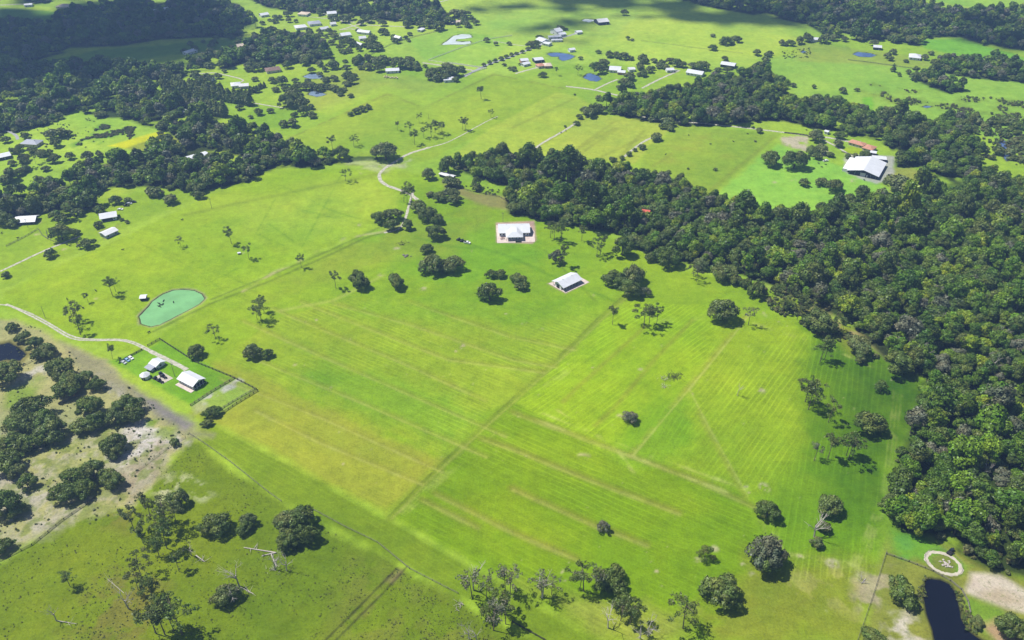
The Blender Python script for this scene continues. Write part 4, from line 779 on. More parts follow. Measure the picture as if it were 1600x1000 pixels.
for k_, p_ in WOODS.items():
    gx, gy = fill(p_, {'hammock': 7.4, 'belt': 7.8, 'northwest': 7.6}.get(k_, 8.4), rngw)
    wpx, wpy = to_px(gx, gy); ok = np.ones(len(gx), bool)
    for cx, cy, r_ in KEEP_CLEAR: ok &= np.hypot(wpx - cx, (wpy - cy) * 1.6) > r_
    ok &= fbm(gx, gy, 20 if k_ == 'hammock' else 26, 140, 4) > (.29 if k_ == 'hammock' else .335)
    gx, gy, wpx, wpy = gx[ok], gy[ok], wpx[ok], wpy[ok]
    sc = (7.5 + 7.5 * rngw.random(len(gx)) ** 1.3) * np.where(rngw.random(len(gx)) < .12, 1.45, 1) * (1 + .25 * (vnoise(gx, gy, 45, 3) - .5))
    if k_ != 'hammock': sc *= .95
    for i in range(len(gx)):
        vis = -20 < wpx[i] < 1620 and wpy[i] < 1010
        if vis and k_ == 'hammock': big_woods.append((sc[i] / MPP(wpx[i], wpy[i]), k_, gx[i], gy[i], sc[i]))
        else: mass.setdefault(k_, []).append((gx[i], gy[i], sc[i]))
big_woods.sort(reverse=True); print('hammock trees', len(big_woods), {k: len(v) for k, v in mass.items()})
near_crowns = {}
for (_, k_, x, y, s) in big_woods[:290]:
    kind_i = count_.get('wood', 0) % len(WOOD); rel, _d = where(*to_px(x, y))
    ds = {6: 'greyish', 7: 'bright lime', 8: 'tall narrow', 9: 'low flat'}.get(kind_i, 'big green' if s > 14 else 'rounded green' if s > 10.5 else 'small green')
    t_ = plant('wood', x, y, s, ds, WL[k_], random.uniform(.75, 1.25)); near_crowns.setdefault((ds, rel), []).append((_d, t_))
for (ds, rel), l in near_crowns.items():
    l.sort(key=lambda a: a[0])
    for i, (_d, t_) in enumerate(l):
        if len(l) == 1: t_['label'] = f'{ds} crown in the wood {rel}'
        elif i < 9: t_['label'] = f'{ORD[i]}nearest {ds} crown in the wood {rel}'
        else: t_['label'] = f'farther {ds} crown in the wood {rel}'; t_['group'] = f'farther {ds} crowns in the wood {rel}'
for (_, k_, x, y, s) in big_woods[290:]: mass.setdefault(k_, []).append((x, y, s))
protoc = bpy.data.collections.new('leafy_samples')
def joined(name, pair):
    me = pair[0].copy(); me.name = name; bm = bmesh.new(); bm.from_mesh(me)
    lay = bm.verts.layers.float_vector['tint']; k = len(bm.faces); bm.from_mesh(pair[1])
    bm.faces.ensure_lookup_table()
    for f in bm.faces[k:]: f.material_index = 1
    bm.to_mesh(me); bm.free(); me.materials.append(pair[1].materials[0]); return me
def sample_set(name, protos):
    c = bpy.data.collections.new(name)
    for i, p in enumerate(protos): o = bpy.data.objects.new(name, joined(name, p) if isinstance(p, tuple) else p); c.objects.link(o)
    return c
def scatter(name, pts, samples, label, cat, kind='stuff'):
    a = np.array(pts, np.float32); me = bpy.data.meshes.new(name); me.vertices.add(len(a)); z = np.zeros((len(a), 1), np.float32)
    me.vertices.foreach_set('co', np.concatenate([a[:, :2], z], 1).ravel())
    t_ = me.attributes.new('size', 'FLOAT', 'POINT'); t_.data.foreach_set('value', a[:, 2].copy())
    o = link(name, me); tag(o, label, cat, kind=kind)
    ng = bpy.data.node_groups.new(name, 'GeometryNodeTree'); ng.interface.new_socket('Geometry', in_out='INPUT', socket_type='NodeSocketGeometry'); ng.interface.new_socket('Geometry', in_out='OUTPUT', socket_type='NodeSocketGeometry')
    N = ng.nodes; L = ng.links; gi = N.new('NodeGroupInput'); go = N.new('NodeGroupOutput'); iop = N.new('GeometryNodeInstanceOnPoints'); ci = N.new('GeometryNodeCollectionInfo')
    ci.inputs['Collection'].default_value = samples; ci.inputs['Separate Children'].default_value = True; ci.inputs['Reset Children'].default_value = True
    iop.inputs['Pick Instance'].default_value = True; rv = N.new('FunctionNodeRandomValue'); rv.data_type = 'FLOAT_VECTOR'; rv.inputs[0].default_value = (-.06, -.06, 0); rv.inputs[1].default_value = (.06, .06, 6.28)
    sa = N.new('GeometryNodeInputNamedAttribute'); sa.data_type = 'FLOAT'; sa.inputs[0].default_value = 'size'
    r2 = N.new('FunctionNodeRandomValue'); r2.data_type = 'FLOAT_VECTOR'; r2.inputs[0].default_value = (.9, .9, .78); r2.inputs[1].default_value = (1.12, 1.12, 1.15); r2.inputs['Seed'].default_value = 4
    vm = N.new('ShaderNodeVectorMath'); vm.operation = 'SCALE'; L.new(r2.outputs[0], vm.inputs[0]); L.new(sa.outputs[0], vm.inputs['Scale'])
    L.new(gi.outputs[0], iop.inputs['Points']); L.new(ci.outputs[0], iop.inputs['Instance']); L.new(rv.outputs[0], iop.inputs['Rotation']); L.new(vm.outputs[0], iop.inputs['Scale']); L.new(iop.outputs[0], go.inputs[0])
    md = o.modifiers.new('trees', 'NODES'); md.node_group = ng; return o
near_set = sample_set('forest_sample', WOOD); far_set = sample_set('far_forest_sample', WOODS_ + OAKS[:2])
WNAME = {'hammock': 'dense mixed broadleaf wood filling the right side', 'belt': 'wooded belt behind the terracotta roofed house', 'northwest': 'dark oak wood spreading across the left side', 'shaded': 'far wood lying under the cloud shade, upper left', 'shaded_low': 'narrow shaded strip of wood below the far dark wood', 'ridge': 'strip of wood between the shaded field and gravel loop house',
 'town': 'far tree line behind the houses at the top', 'village': 'clump of trees around the roofs above the brown roofed house', 'northeast': 'far dark wood along the top right', 'east_row': 'tree row right of the white hip roof', 'east_clump': 'ragged grey-green clump in the far right pasture', 'far_left': 'far wood at the top left corner'}
for k_, v in mass.items(): scatter('woodland', v, near_set if k_ in ('hammock', 'belt') else far_set, WNAME[k_], 'wood')
ROOFS = [(412, 22), (475, 20), (518, 20), (470, 41), (491, 35), (506, 44), (441, 49), (539, 53), (569, 49), (566, 58), (561, 68), (622, 58), (520, 36), (613, 108), (426, 107), (712, 33), (962, 107), (972, 111), (986, 107), (1046, 108), (1087, 112), (50, 221), (8, 242), (878, 90), (925, 121), (1568, 235), (658, 45)]
far_pts = []
for pl_, sp_, th_ in [([(476, 50), (560, 46), (592, 60), (585, 84), (520, 84), (476, 78)], 13, .46), ([(400, 18), (560, 22), (600, 36), (470, 34), (400, 40)], 16, .52), ([(620, 24), (740, 24), (735, 44), (640, 44)], 15, .5), ([(1500, 185), (1620, 190), (1620, 270), (1550, 262), (1500, 215)], 13, .5), ([(400, 110), (470, 120), (470, 140), (420, 140)], 15, .5), ([(0, 262), (70, 240), (80, 270), (0, 300)], 16, .5), ([(0, 225), (60, 222), (90, 245), (20, 262)], 13, .47), ([(420, 100), (540, 96), (560, 130), (520, 170), (440, 165)], 17, .5), ([(0, 195), (70, 190), (80, 205), (0, 222)], 14, .45), ([(360, 84), (440, 100), (430, 122), (370, 112)], 13, .46), ([(745, 66), (800, 60), (830, 90), (780, 90)], 24, .55), ([(640, 100), (720, 100), (725, 124), (650, 125)], 16, .5), ([(240, 200), (330, 190), (360, 210), (300, 232), (230, 226)], 15, .53), ([(560, 50), (700, 55), (720, 95), (600, 90)], 20, .56), ([(440, 120), (560, 105), (620, 130), (560, 150), (470, 200), (400, 190)], 24, .55), ([(250, 66), (400, 56), (400, 80), (260, 90)], 18, .55), ([(150, 12), (260, 2), (260, 20), (150, 24)], 16, .5), ([(0, 330), (80, 330), (200, 310), (330, 300), (200, 340), (100, 350), (0, 365)], 20, .55), ([(1400, 20), (1600, 20), (1600, 60), (1450, 60)], 17, .5), ([(900, 85), (1060, 92), (1010, 118), (930, 112)], 17, .52)]:
    gx, gy = fill(pl_, sp_, np.random.default_rng(int(sp_ * 7 + pl_[0][0]))); k_ok = fbm(gx, gy, 40, 9, 3) > th_
    qx, qy = to_px(gx, gy)
    for a_, b_, o_, u_, v_ in zip(gx, gy, k_ok, qx, qy):
        if o_ and all(math.hypot(u_ - hx, (v_ - hy) * 1.5) > 9 for hx, hy in ROOFS): far_pts.append((a_, b_, random.uniform(7, 13)))
for (x, y, w_) in SMALL[CUT:]:
    s_ = max(w_, 4.5) * MPP(x, y) * 1.06; p = P(x, y, s_ * .36); far_pts.append((p.x, p.y, s_))
scatter('woodland', far_pts, sample_set('small_oak_sample', OAKS), 'smallest scattered oaks dotted over the far farmland', 'trees')
# undergrowth and scrub: nobody could count it
shr = []
rs = np.random.default_rng(12)
def shrub_mesh(seed):
    rng = np.random.default_rng(seed); lobes = [(rng.uniform(-.25, .25), rng.uniform(-.25, .25), .2 + rng.uniform(0, .15), rng.uniform(.18, .3), .8) for _ in range(5)]
    c, nn, tt = crown_points(lobes, 150, rng, .3); v, tn = quads(c, nn, .09, tt, rng); return mesh_quads('shrub', v, tn, M['shrub_leaf'])
shrubs = sample_set('shrub_sample', [shrub_mesh(i) for i in range(5)])
def scrub(px, n, s0, s1, thr=.5, sc=14, seed=1):
    pts = PA(px); a = pts.min(0); b = pts.max(0); x = rs.uniform(a[0], b[0], n * 6); y = rs.uniform(a[1], b[1], n * 6); m_ = inside(x, y, pts) & (fbm(x, y, sc, seed, 3) > thr); x = x[m_][:n]; y = y[m_][:n]
    return [(p, q, s0 + (s1 - s0) * r_ * r_) for p, q, r_ in zip(x, y, rs.random(len(x)))]
pasture = [(0, 880), (210, 790), (300, 690), (420, 780), (640, 895), (760, 968), (860, 1030), (-60, 1080), (-60, 940)]
sc_ = scrub(pasture, 2600, .25, .85, .47, 18, 31) + scrub([(150, 860), (240, 850), (270, 1000), (100, 1010)], 350, .3, .9, .4) + scrub([(520, 850), (640, 900), (760, 980), (760, 1010), (480, 1010)], 700, .3, .8, .48, 9, 44) + scrub([(0, 500), (30, 495), (300, 680), (210, 790), (0, 880)], 420, .3, 1.7, .5, 12, 32)
sc_ += scrub([(155, 588), (235, 620), (300, 690), (200, 740)], 110, .4, 1.9, .45, 9, 8)
scatter('undergrowth', sc_, shrubs, 'low scrub and tussocks dotted over the lower left pasture and sandy lot', 'scrub')
sc_ = scrub([(1340, 130), (1500, 150), (1620, 160), (1620, 200), (1430, 180)], 700, 1, 4.5, .5, 25, 6) + scrub([(120, 225), (160, 195), (215, 200), (205, 218), (130, 232)], 600, 1, 3.5, .45, 14, 4) + scrub([(1220, 80), (1265, 75), (1270, 90), (1225, 92)], 90, 1, 3, .4) + scrub([(30, 196), (170, 190), (160, 215), (40, 235)], 60, 1, 3.5, .5) + scrub([(1530, 190), (1600, 200), (1600, 260), (1545, 250)], 160, 2, 7, .45)
scatter('undergrowth', sc_, shrubs, 'dark marsh scrub in streaks over the far pastures', 'scrub')
sc_ = scrub([(690, 285), (800, 315), (960, 365), (940, 350), (800, 300), (700, 280)], 120, 1, 3.5, .4) + scrub([(1190, 445), (1380, 560), (1340, 560), (1190, 475)], 260, 1, 5, .45) + scrub(WOODS['hammock'], 1500, 3, 8, .2) + scrub([(1444, 900), (1500, 925), (1530, 990), (1510, 990), (1488, 915), (1450, 905), (1440, 960), (1432, 930)], 140, .8, 2.2, .3)
scatter('undergrowth', sc_, shrubs, 'leafy undergrowth along the edge and floor of the right-hand wood', 'scrub')
print('trees', round(time.time() - T0, 1))
# ------------------------------------------------------------------ buildings
def box(bm, x0, x1, y0, y1, z0, z1):
    v = [bm.verts.new((x, y, z)) for z in (z0, z1) for x, y in ((x0, y0), (x1, y0), (x1, y1), (x0, y1))]
    for f in ((0, 3, 2, 1), (4, 5, 6, 7), (0, 1, 5, 4), (1, 2, 6, 5), (2, 3, 7, 6), (3, 0, 4, 7)): bm.faces.new([v[i] for i in f])
def prism(bm, poly_, z0, z1):
    a = [bm.verts.new((x, y, z0)) for x, y in poly_]; b = [bm.verts.new((x, y, z1)) for x, y in poly_]
    bm.faces.new(a[::-1]); bm.faces.new(b)
    for i in range(len(a)): bm.faces.new((a[i], a[(i + 1) % len(a)], b[(i + 1) % len(a)], b[i]))
def part(name, build, mat, parent, label=None):
    bm = bmesh.new(); build(bm); bmesh.ops.recalc_face_normals(bm, faces=bm.faces[:]); me = bpy.data.meshes.new(name); bm.to_mesh(me); bm.free(); me.materials.append(M[mat] if isinstance(mat, str) else mat)
    o = link(name, me, parent)
    if label: o['label'] = label
    return o
def slab(bm, a, b, c, d, th=.12):
    """a roof plane with thickness, corners given in order"""
    a, b, c, d = map(Vector, (a, b, c, d)); dn = Vector((0, 0, -th)); v = [bm.verts.new(p) for p in (a, b, c, d, a + dn, b + dn, c + dn, d + dn)]
    for f in ((0, 1, 2, 3), (7, 6, 5, 4), (0, 4, 5, 1), (1, 5, 6, 2), (2, 6, 7, 3), (3, 7, 4, 0)): bm.faces.new([v[i] for i in f])
def gable_walls(bm, L_, W, h, rise, t=.0):
    hl, hw = L_ / 2, W / 2; pts = [(-hw, 0), (hw, 0), (hw, h), (0, h + rise), (-hw, h)]
    a = [bm.verts.new((-hl, y, z)) for y, z in pts]; b = [bm.verts.new((hl, y, z)) for y, z in pts]
    bm.faces.new(a); bm.faces.new(b[::-1])
    for i in range(5): bm.faces.new((a[i], a[(i + 1) % 5], b[(i + 1) % 5], b[i]))
def gable_roof(bm, L_, W, h, rise, ov=.6):
    hl, hw = L_ / 2 + ov, W / 2 + ov; e = h - rise * ov / (W / 2) + .14; r = h + rise + .14
    slab(bm, (-hl, 0, r), (hl, 0, r), (hl, -hw, e), (-hl, -hw, e)); slab(bm, (hl, 0, r), (-hl, 0, r), (-hl, hw, e), (hl, hw, e))
def hip_roof(bm, L_, W, h, rise, ov=.6):
    hl, hw = L_ / 2 + ov, W / 2 + ov; k = max(hl - hw, .3); z = h + .02
    e = [bm.verts.new(p) for p in ((-hl, -hw, z), (hl, -hw, z), (hl, hw, z), (-hl, hw, z))]; r = [bm.verts.new((-k, 0, z + rise)), bm.verts.new((k, 0, z + rise))]
    bm.faces.new(e[::-1]); bm.faces.new((e[0], e[1], r[1], r[0])); bm.faces.new((e[2], e[3], r[0], r[1])); bm.faces.new((e[1], e[2], r[1])); bm.faces.new((e[3], e[0], r[0]))
def openings(root, L_, W, h, n, doors=1, mat='glass', ends=True):
    for side in (-1, 1):
        for i in range(n):
            x = (-.5 + (i + .5) / n) * L_ * .92; y = side * (W / 2 + .03)
            is_door = (i == n // 2 and side < 0 and doors)
            part('door' if is_door else 'window', (lambda bm, x=x, y=y, d=is_door: box(bm, x - (.5 if d else .65), x + (.5 if d else .65), y - .04, y + .04, .05 if d else .95, 2.1 if d else 2.1)), 'grey_wall' if is_door else mat, root)
    if ends:
        for s in (-1, 1): part('window', (lambda bm, s=s: box(bm, s * (L_ / 2 + .03) - .04, s * (L_ / 2 + .03) + .04, -.7, .7, .95, 2.1)), mat, root)
def house(ax, ay, bx, by, wid, label, roof='white_roof', wall='white_wall', h=3.0, rise=1.8, hip=False, ov=.6, name='house', cat='house', nwin=3, zc=None, detail=True):
    z = zc if zc is not None else h; a = P(ax, ay, z); b = P(bx, by, z); c = (a + b) / 2; L_ = (b - a).length; ang = math.atan2(b.y - a.y, b.x - a.x)
    r = empty(name, (c.x, c.y, 0), ang); tag(r, label, cat)
    if hip: part('wall', lambda bm: box(bm, -L_ / 2, L_ / 2, -wid / 2, wid / 2, 0, h), wall, r); part('roof', lambda bm: hip_roof(bm, L_, wid, h, rise, ov), roof, r)
    else: part('wall', lambda bm: gable_walls(bm, L_, wid, h, rise), wall, r); part('roof', lambda bm: gable_roof(bm, L_, wid, h, rise, ov), roof, r)
    if detail and nwin: openings(r, L_, wid, h, nwin)
    if detail and L_ > 14:
        ch = part('vent', lambda bm: box(bm, L_ * .2 - .25, L_ * .2 + .25, -.25, .25, h + rise * .9, h + rise + .6), 'pale_roof', r)
    return r, L_
# the big white house: long gable with a hipped front wing and porch
mp = MPP(803, 360)
c = P(803, 357, 3.2); big_h = empty('farmhouse', (c.x, c.y, 0), R(2)); tag(big_h, 'big white house with a hipped front wing on a square pink apron', 'house')
HL, HW = 48 * mp - 1.2, 14.0
part('wall', lambda bm: gable_walls(bm, HL, HW, 3.6, 2.6), 'white_wall', big_h)
part('roof', lambda bm: gable_roof(bm, HL, HW, 3.6, 2.6, .9), 'white_roof', big_h)
def wing(bm):
    w2 = 6.9; y0 = -15.2; y1 = -2; e = 3.5; r = 6.05
    v = [bm.verts.new(p) for p in ((-w2, y0, e), (w2, y0, e), (w2, -7.6, e), (-w2, -7.6, e), (-2.0, y0 + 4.6, r), (2.0, y0 + 4.6, r), (2.0, y1, r), (-2.0, y1, r))]
    for f in ((0, 1, 5, 4), (1, 2, 6, 5), (3, 0, 4, 7), (4, 5, 6, 7), (0, 3, 2, 1), (2, 3, 7, 6)): bm.faces.new([v[i] for i in f])
part('wing_roof', wing, 'white_roof', big_h)
part('wing_wall', lambda bm: box(bm, -5.6, 5.6, -12.2, -6.9, 0, 3.5), 'white_wall', big_h)
for i in range(7): part('porch_post', (lambda bm, i=i: box(bm, -6.5 + i * 2.17 - .13, -6.5 + i * 2.17 + .13, -14.9, -14.64, 0, 3.5)), 'white_wall', big_h)
for x0 in (-11.2, -8.4, 8.0, 10.8): part('window', (lambda bm, x0=x0: box(bm, x0 - .6, x0 + .6, -HW / 2 - .05, -HW / 2 + .03, .9, 2.3)), 'glass', big_h)
for x0 in (-4, -1.8, 1.8, 4): part('window', (lambda bm, x0=x0: box(bm, x0 - .6, x0 + .6, -12.26, -12.18, .7, 2.4)), 'glass', big_h)
part('door', lambda bm: box(bm, -.6, .6, -12.27, -12.18, 0, 2.3), 'grey_wall', big_h)
for x0 in (-6, 6.5): part('vent', (lambda bm, x0=x0: box(bm, x0 - .22, x0 + .22, 1.2, 1.64, 5.2, 6.3)), 'pale_roof', big_h)
part('end_door', lambda bm: box(bm, HL / 2 - .03, HL / 2 + .06, -3, 1.5, 0, 2.8), 'dark_wall', big_h)
def apron(name, px_, label=None, z=.14, mat='concrete'):
    pts = PA(px_); bm = bmesh.new(); prism(bm, [tuple(p) for p in pts], -.1, z); bmesh.ops.recalc_face_normals(bm, faces=bm.faces[:]); me = bpy.data.meshes.new(name); bm.to_mesh(me); bm.free(); me.materials.append(M[mat]); return tag(link(name, me), kind='structure')
apron('paving', [(775, 352), (777, 380), (836, 378), (835, 362), (826, 350)])
apron('paving', [(857, 443), (884, 458), (921, 441), (905, 432), (880, 436)])
for dx, dy in ((-9.5, -10), (-8.6, -11.2), (-10.4, -12.0)):
    q = big_h.matrix_basis @ Vector((dx, dy, 0)); t_ = empty('garden_table', (q.x, q.y, .14), random.uniform(0, 3)); tag(t_, 'low brown patio table set on the pink apron left of the porch', 'table', 'patio furniture beside the big white house')
    part('top', lambda bm: box(bm, -.8, .8, -.45, .45, .68, .76), 'brown_roof', t_)
    for lx in (-.7, .7):
        for ly in (-.36, .36): part('leg', (lambda bm, lx=lx, ly=ly: box(bm, lx - .05, lx + .05, ly - .05, ly + .05, 0, .68)), 'brown_roof', t_)
# small white barn with open long side
a = P(872, 444, 3.4); b = P(900, 431, 3.4); c = (a + b) / 2; bl = (b - a).length; ang = math.atan2(b.y - a.y, b.x - a.x)
sb = empty('horse_barn', (c.x, c.y, .14), ang); tag(sb, 'small white gabled barn with stall openings along its shaded side', 'barn')
bw = 11.6
part('wall', lambda bm: gable_walls(bm, bl, bw - 5, 3.4, 2.0), 'white_wall', sb)
part('roof', lambda bm: gable_roof(bm, bl, bw, 3.2, 2.2, .7), 'white_roof', sb)
part('large_door', lambda bm: box(bm, -bl / 2 - .08, -bl / 2 + .02, -1.6, 1.6, 0, 3.2), 'dark', sb)
for i in range(7):
    x = -bl / 2 + .4 + i * (bl - .8) / 6
    for s in (-1, 1): part('post', (lambda bm, x=x, s=s: box(bm, x - .12, x + .12, s * (bw / 2 - .2) - .12, s * (bw / 2 - .2) + .12, 0, 3.1)), 'white_wall', sb)
    if i < 6: part('stall_door', (lambda bm, x=x: box(bm, x + .7, x + 2.2, -(bw - 5) / 2 - .06, -(bw - 5) / 2 + .02, 0, 2.3)), 'dark_wall', sb)
for x in (-bl * .25, bl * .25): part('vent', (lambda bm, x=x: box(bm, x - .2, x + .2, -.2, .2, 5.2, 6.0)), 'pale_roof', sb)
# fenced farmhouse at lower left
r_, L_ = house(287, 585.5, 310, 597, 8.8, 'white gabled farmhouse with a dark gable end inside the fenced yard', h=3.2, rise=1.9, nwin=5, ov=.7, name='farmhouse')
part('screen_porch', lambda bm: box(bm, L_ / 2 - .04, L_ / 2 + .05, -4.4, 4.4, .3, 3.2), 'dark_wall', r_)
for i in range(5): part('post', (lambda bm, i=i: box(bm, L_ / 2 + .9, L_ / 2 + 1.05, -4.6 + i * 2.3 - .1, -4.6 + i * 2.3 + .1, 0, 3.2)), 'white_wall', r_)
part('porch_floor', lambda bm: box(bm, -L_ / 2, L_ / 2 + 1, -7.4, -4.85, 0, .25), 'concrete', r_)
r_, L_ = house(240, 563.5, 250, 568.5, 6.6, 'white and grey garage shed beside the driveway', h=2.6, rise=1.2, roof='white_roof', nwin=1, name='shed', cat='shed')
part('lean_to_roof', lambda bm: slab(bm, (-L_ / 2, -3.6, 2.7), (L_ / 2, -3.6, 2.7), (L_ / 2, -7.6, 2.1), (-L_ / 2, -7.6, 2.1)), 'grey_roof', r_)
# round canopy tent
c = P(226.5, 587, 1.5); tn = empty('canopy_tent', (c.x, c.y, 0)); tag(tn, 'small round white canopy tent near the parked trucks', 'tent')
def cone(bm, r0, r1, z0, z1, k=8, cap=True):
    a_ = [bm.verts.new((r0 * math.cos(6.283 * i / k), r0 * math.sin(6.283 * i / k), z0)) for i in range(k)]
    b_ = [bm.verts.new((r1 * math.cos(6.283 * i / k), r1 * math.sin(6.283 * i / k), z1)) for i in range(k)]
    for i in range(k): bm.faces.new((a_[i], a_[(i + 1) % k], b_[(i + 1) % k], b_[i]))
    bm.faces.new(b_); bm.faces.new(a_[::-1])
part('roof', lambda bm: cone(bm, 3.3, .3, 2.3, 3.9, 8), 'white_roof', tn); part('side', lambda bm: cone(bm, 3.0, 3.1, 0, 2.3, 8), 'white_wall', tn)
part('opening', lambda bm: box(bm, -.9, .9, -3.0, -2.85, .05, 2.0), 'dark', tn)
# right-hand barn
a = P(1349, 269, 4.2); b = P(1361, 249, 4.2); c = (a + b) / 2; bl = (b - a).length; ang = math.atan2(b.y - a.y, b.x - a.x)
rb = empty('barn', (c.x, c.y, 0), ang); tag(rb, 'large white roofed barn with a near black gable wall', 'barn')
bw = 27
part('wall', lambda bm: gable_walls(bm, bl, bw - 2, 3.6, 3.0), 'dark_wall', rb); part('roof', lambda bm: gable_roof(bm, bl, bw - 2, 3.6, 3.0, 1.6), 'white_roof', rb)
part('large_door', lambda bm: box(bm, -bl / 2 - .08, -bl / 2 + .02, -2.2, 2.4, 0, 3.4), 'pale_roof', rb); part('door', lambda bm: box(bm, -bl / 2 - .08, -bl / 2 + .02, -4.2, -3.3, 0, 2.1), 'white_wall', rb)
part('lean_to', lambda bm: box(bm, -bl / 2 + 2, bl / 2 - 2, 14, 18.5, 0, 3.0), 'white_wall', rb)
for i in range(6): part('post', (lambda bm, i=i: box(bm, -bl / 2 - .3, -bl / 2 - .05, -11.5 + i * 4.6 - .12, -11.5 + i * 4.6 + .12, 0, 3.6)), 'grey_wall', rb)
house(1329, 220, 1351, 226, 8.5, 'long terracotta roofed house at the edge of the trees', 'red_roof', 'cream_wall', 3, 1.8, True, nwin=4)
house(1352, 228, 1366, 232, 11, 'shorter terracotta roofed wing nearer the white barn', 'red_roof', 'cream_wall', 3, 1.8, True, nwin=2)
house(1361, 236.5, 1369, 238, 5, 'small white roofed shed tucked behind the dark barn', 'white_roof', 'dark_wall', 2.6, .7, nwin=1, name='shed', cat='shed')
house(1363, 245, 1384, 247, 7, 'low white shed roof behind the dark gabled barn', 'white_roof', 'dark_wall', 3, .8, nwin=2, name='shed', cat='shed')
house(1290, 204, 1295, 205.5, 4, 'tiny white tank shed beside the big oak on the drive', 'white_roof', 'white_wall', 2.8, .6, nwin=1, name='shed', cat='shed')
# left properties
r_, L_ = house(28, 342, 55, 340.5, 9, 'open sided cattle barn with a white roof, left edge', 'white_roof', 'dark_wall', 3.0, 1.8, ov=1.6, nwin=0, name='cattle_barn', cat='barn')
for i in range(5):
    for s in (-1, 1): part('post', (lambda bm, i=i, s=s: box(bm, -L_ / 2 + i * L_ / 4 - .12, -L_ / 2 + i * L_ / 4 + .12, s * 6 - .12, s * 6 + .12, 0, 2.6)), 'grey_wood', r_)
r_, L_ = house(157, 337.5, 181, 333.5, 9.5, 'white house with dark porches and a steep white roof', 'white_roof', 'white_wall', 3.4, 2.2, nwin=4, ov=.9)
part('porch', lambda bm: box(bm, L_ / 2 - .03, L_ / 2 + .06, -3.4, 3.4, .2, 2.9), 'dark_wall', r_); part('porch', lambda bm: box(bm, -5, 3, -4.85, -4.7, .2, 2.6), 'dark_wall', r_)
house(160, 366, 179, 357.5, 8.0, 'pale grey metal building on bare ground below the white house', 'pale_roof', 'grey_wall', 3, 1.2, nwin=3, name='workshop', cat='building')
house(37, 221, 62, 222.5, 11, 'grey brown roofed house half hidden by trees at far left', 'grey_roof', 'cream_wall', 3, 2, True, nwin=3)
house(-4, 244, 15, 240, 10, 'white roofed building cut off by the left edge', 'white_roof', 'dark_wall', 3, 1.2, nwin=3)
house(294, 247, 323, 239, 9, 'long low white roof among the dark oaks', 'white_roof', 'white_wall', 2.8, .8, nwin=4, name='shed', cat='building')
house(391, 239, 398, 236, 5, 'small white shed at the edge of the oak wood', 'white_roof', 'white_wall', 2.6, .8, nwin=1, name='shed', cat='shed')
house(285, 172, 298, 174, 6, 'small white roof behind the shorter windbreak', 'pale_roof', 'white_wall', 2.8, .8, nwin=1, name='shed', cat='shed')
house(218, 139, 228, 139.5, 7, 'pale roof showing through the trees left of the windbreak', 'pale_roof', 'grey_wall', 2.8, .8, nwin=1)
house(361, 132, 375, 130.5, 12, 'white house with a grey hipped roof on the gravel loop', 'white_roof', 'white_wall', 3, 2, True, nwin=3)
house(374, 133, 388, 132, 9, 'blue-grey wing right of the white gravel loop house', 'pale_roof', 'grey_wall', 3, 1.6, nwin=2)
house(320, 134, 331, 136, 8, 'white house behind the long windbreak', 'white_roof', 'white_wall', 3, 1.8, nwin=2)
house(324, 121, 333, 122, 7, 'pale roof under trees beside the gravel loop', 'white_roof', 'white_wall', 3, 1.5, nwin=2)
house(415, 109, 437, 106, 13, 'dark brown roofed house beneath a group of oaks', 'brown_roof', 'cream_wall', 3, 2.2, True, nwin=3)
house(370, 71, 388, 69, 12, 'wide cream roofed building at the end of the shaded field', 'tan_roof', 'cream_wall', 3, 1, nwin=3)
house(288, 82, 305, 77, 9, 'white farm roofs between wood and shaded field', 'white_roof', 'white_wall', 3, 1.5, nwin=3)
house(228, 18, 262, 12, 8, 'very long narrow white roof in the shaded wood', 'white_roof', 'white_wall', 3, 1, nwin=5, name='poultry_house', cat='building')
house(92, 8, 111, 9, 16, 'cream roofed house in the far left clearing', 'tan_roof', 'cream_wall', 3, 2, True, nwin=3)
house(38, 7, 50, 6, 9, 'low white roof beside the far left road', 'white_roof', 'white_wall', 3, 1, nwin=2)
house(148, 12, 168, 10, 9, 'faint grey roof in the far shaded trees', 'pale_roof', 'grey_wall', 3, 1, nwin=2)
for i, q in enumerate([(406, 23, 418, 21, 10, 'white_roof', 'small white roof at the left end of the far village'), (468, 20, 482, 21, 13, 'tan_roof', 'cream roofed house by the far lane'), (511, 20, 525, 19, 12, 'white_roof', 'bright white roof between two far oak clumps'), (461, 42, 478, 40, 14, 'pale_roof', 'pale grey hipped house with a white yard'), (482, 36, 500, 34, 15, 'grey_roof', 'slate grey roofed house right of the pale hipped house'), (500, 45, 512, 43, 7, 'white_roof', 'low white roof below the slate grey house'), (434, 49, 448, 50, 10, 'grey_roof', 'dark grey roof beside the village oaks'), (532, 54, 546, 52, 13, 'white_roof', 'brightest white gabled roof in the village'), (560, 48, 578, 50, 8, 'white_roof', 'long white roof above the round oaks'), (561, 59, 571, 58, 8, 'white_roof', 'small white roof left of the round oak clump'), (557, 67, 566, 70, 7, 'pale_roof', 'pale low shed below the round oak clump'), (618, 57, 626, 59, 6, 'pale_roof', 'pale blue-grey shed beside the single oaks'), (516, 37, 524, 36, 7, 'pale_roof', 'small grey-blue roof at the village lane end')]):
    house(*q[:5], q[6], q[5], 'white_wall', 3, 1.8, i in (1, 3, 4), nwin=2)
house(603, 109, 623, 108, 10, 'white roofed house under a long oak clump', 'white_roof', 'white_wall', 3, 1.6, nwin=3)
house(560, 95, 567, 96, 8, 'grey-mauve roof at the left of the long oak clump', 'grey_roof', 'white_wall', 3, 1.6, nwin=2)
house(693, 123, 708, 122, 10, 'small white roofed house in front of the oak group by the road', 'white_roof', 'white_wall', 3, 1.5, nwin=2)
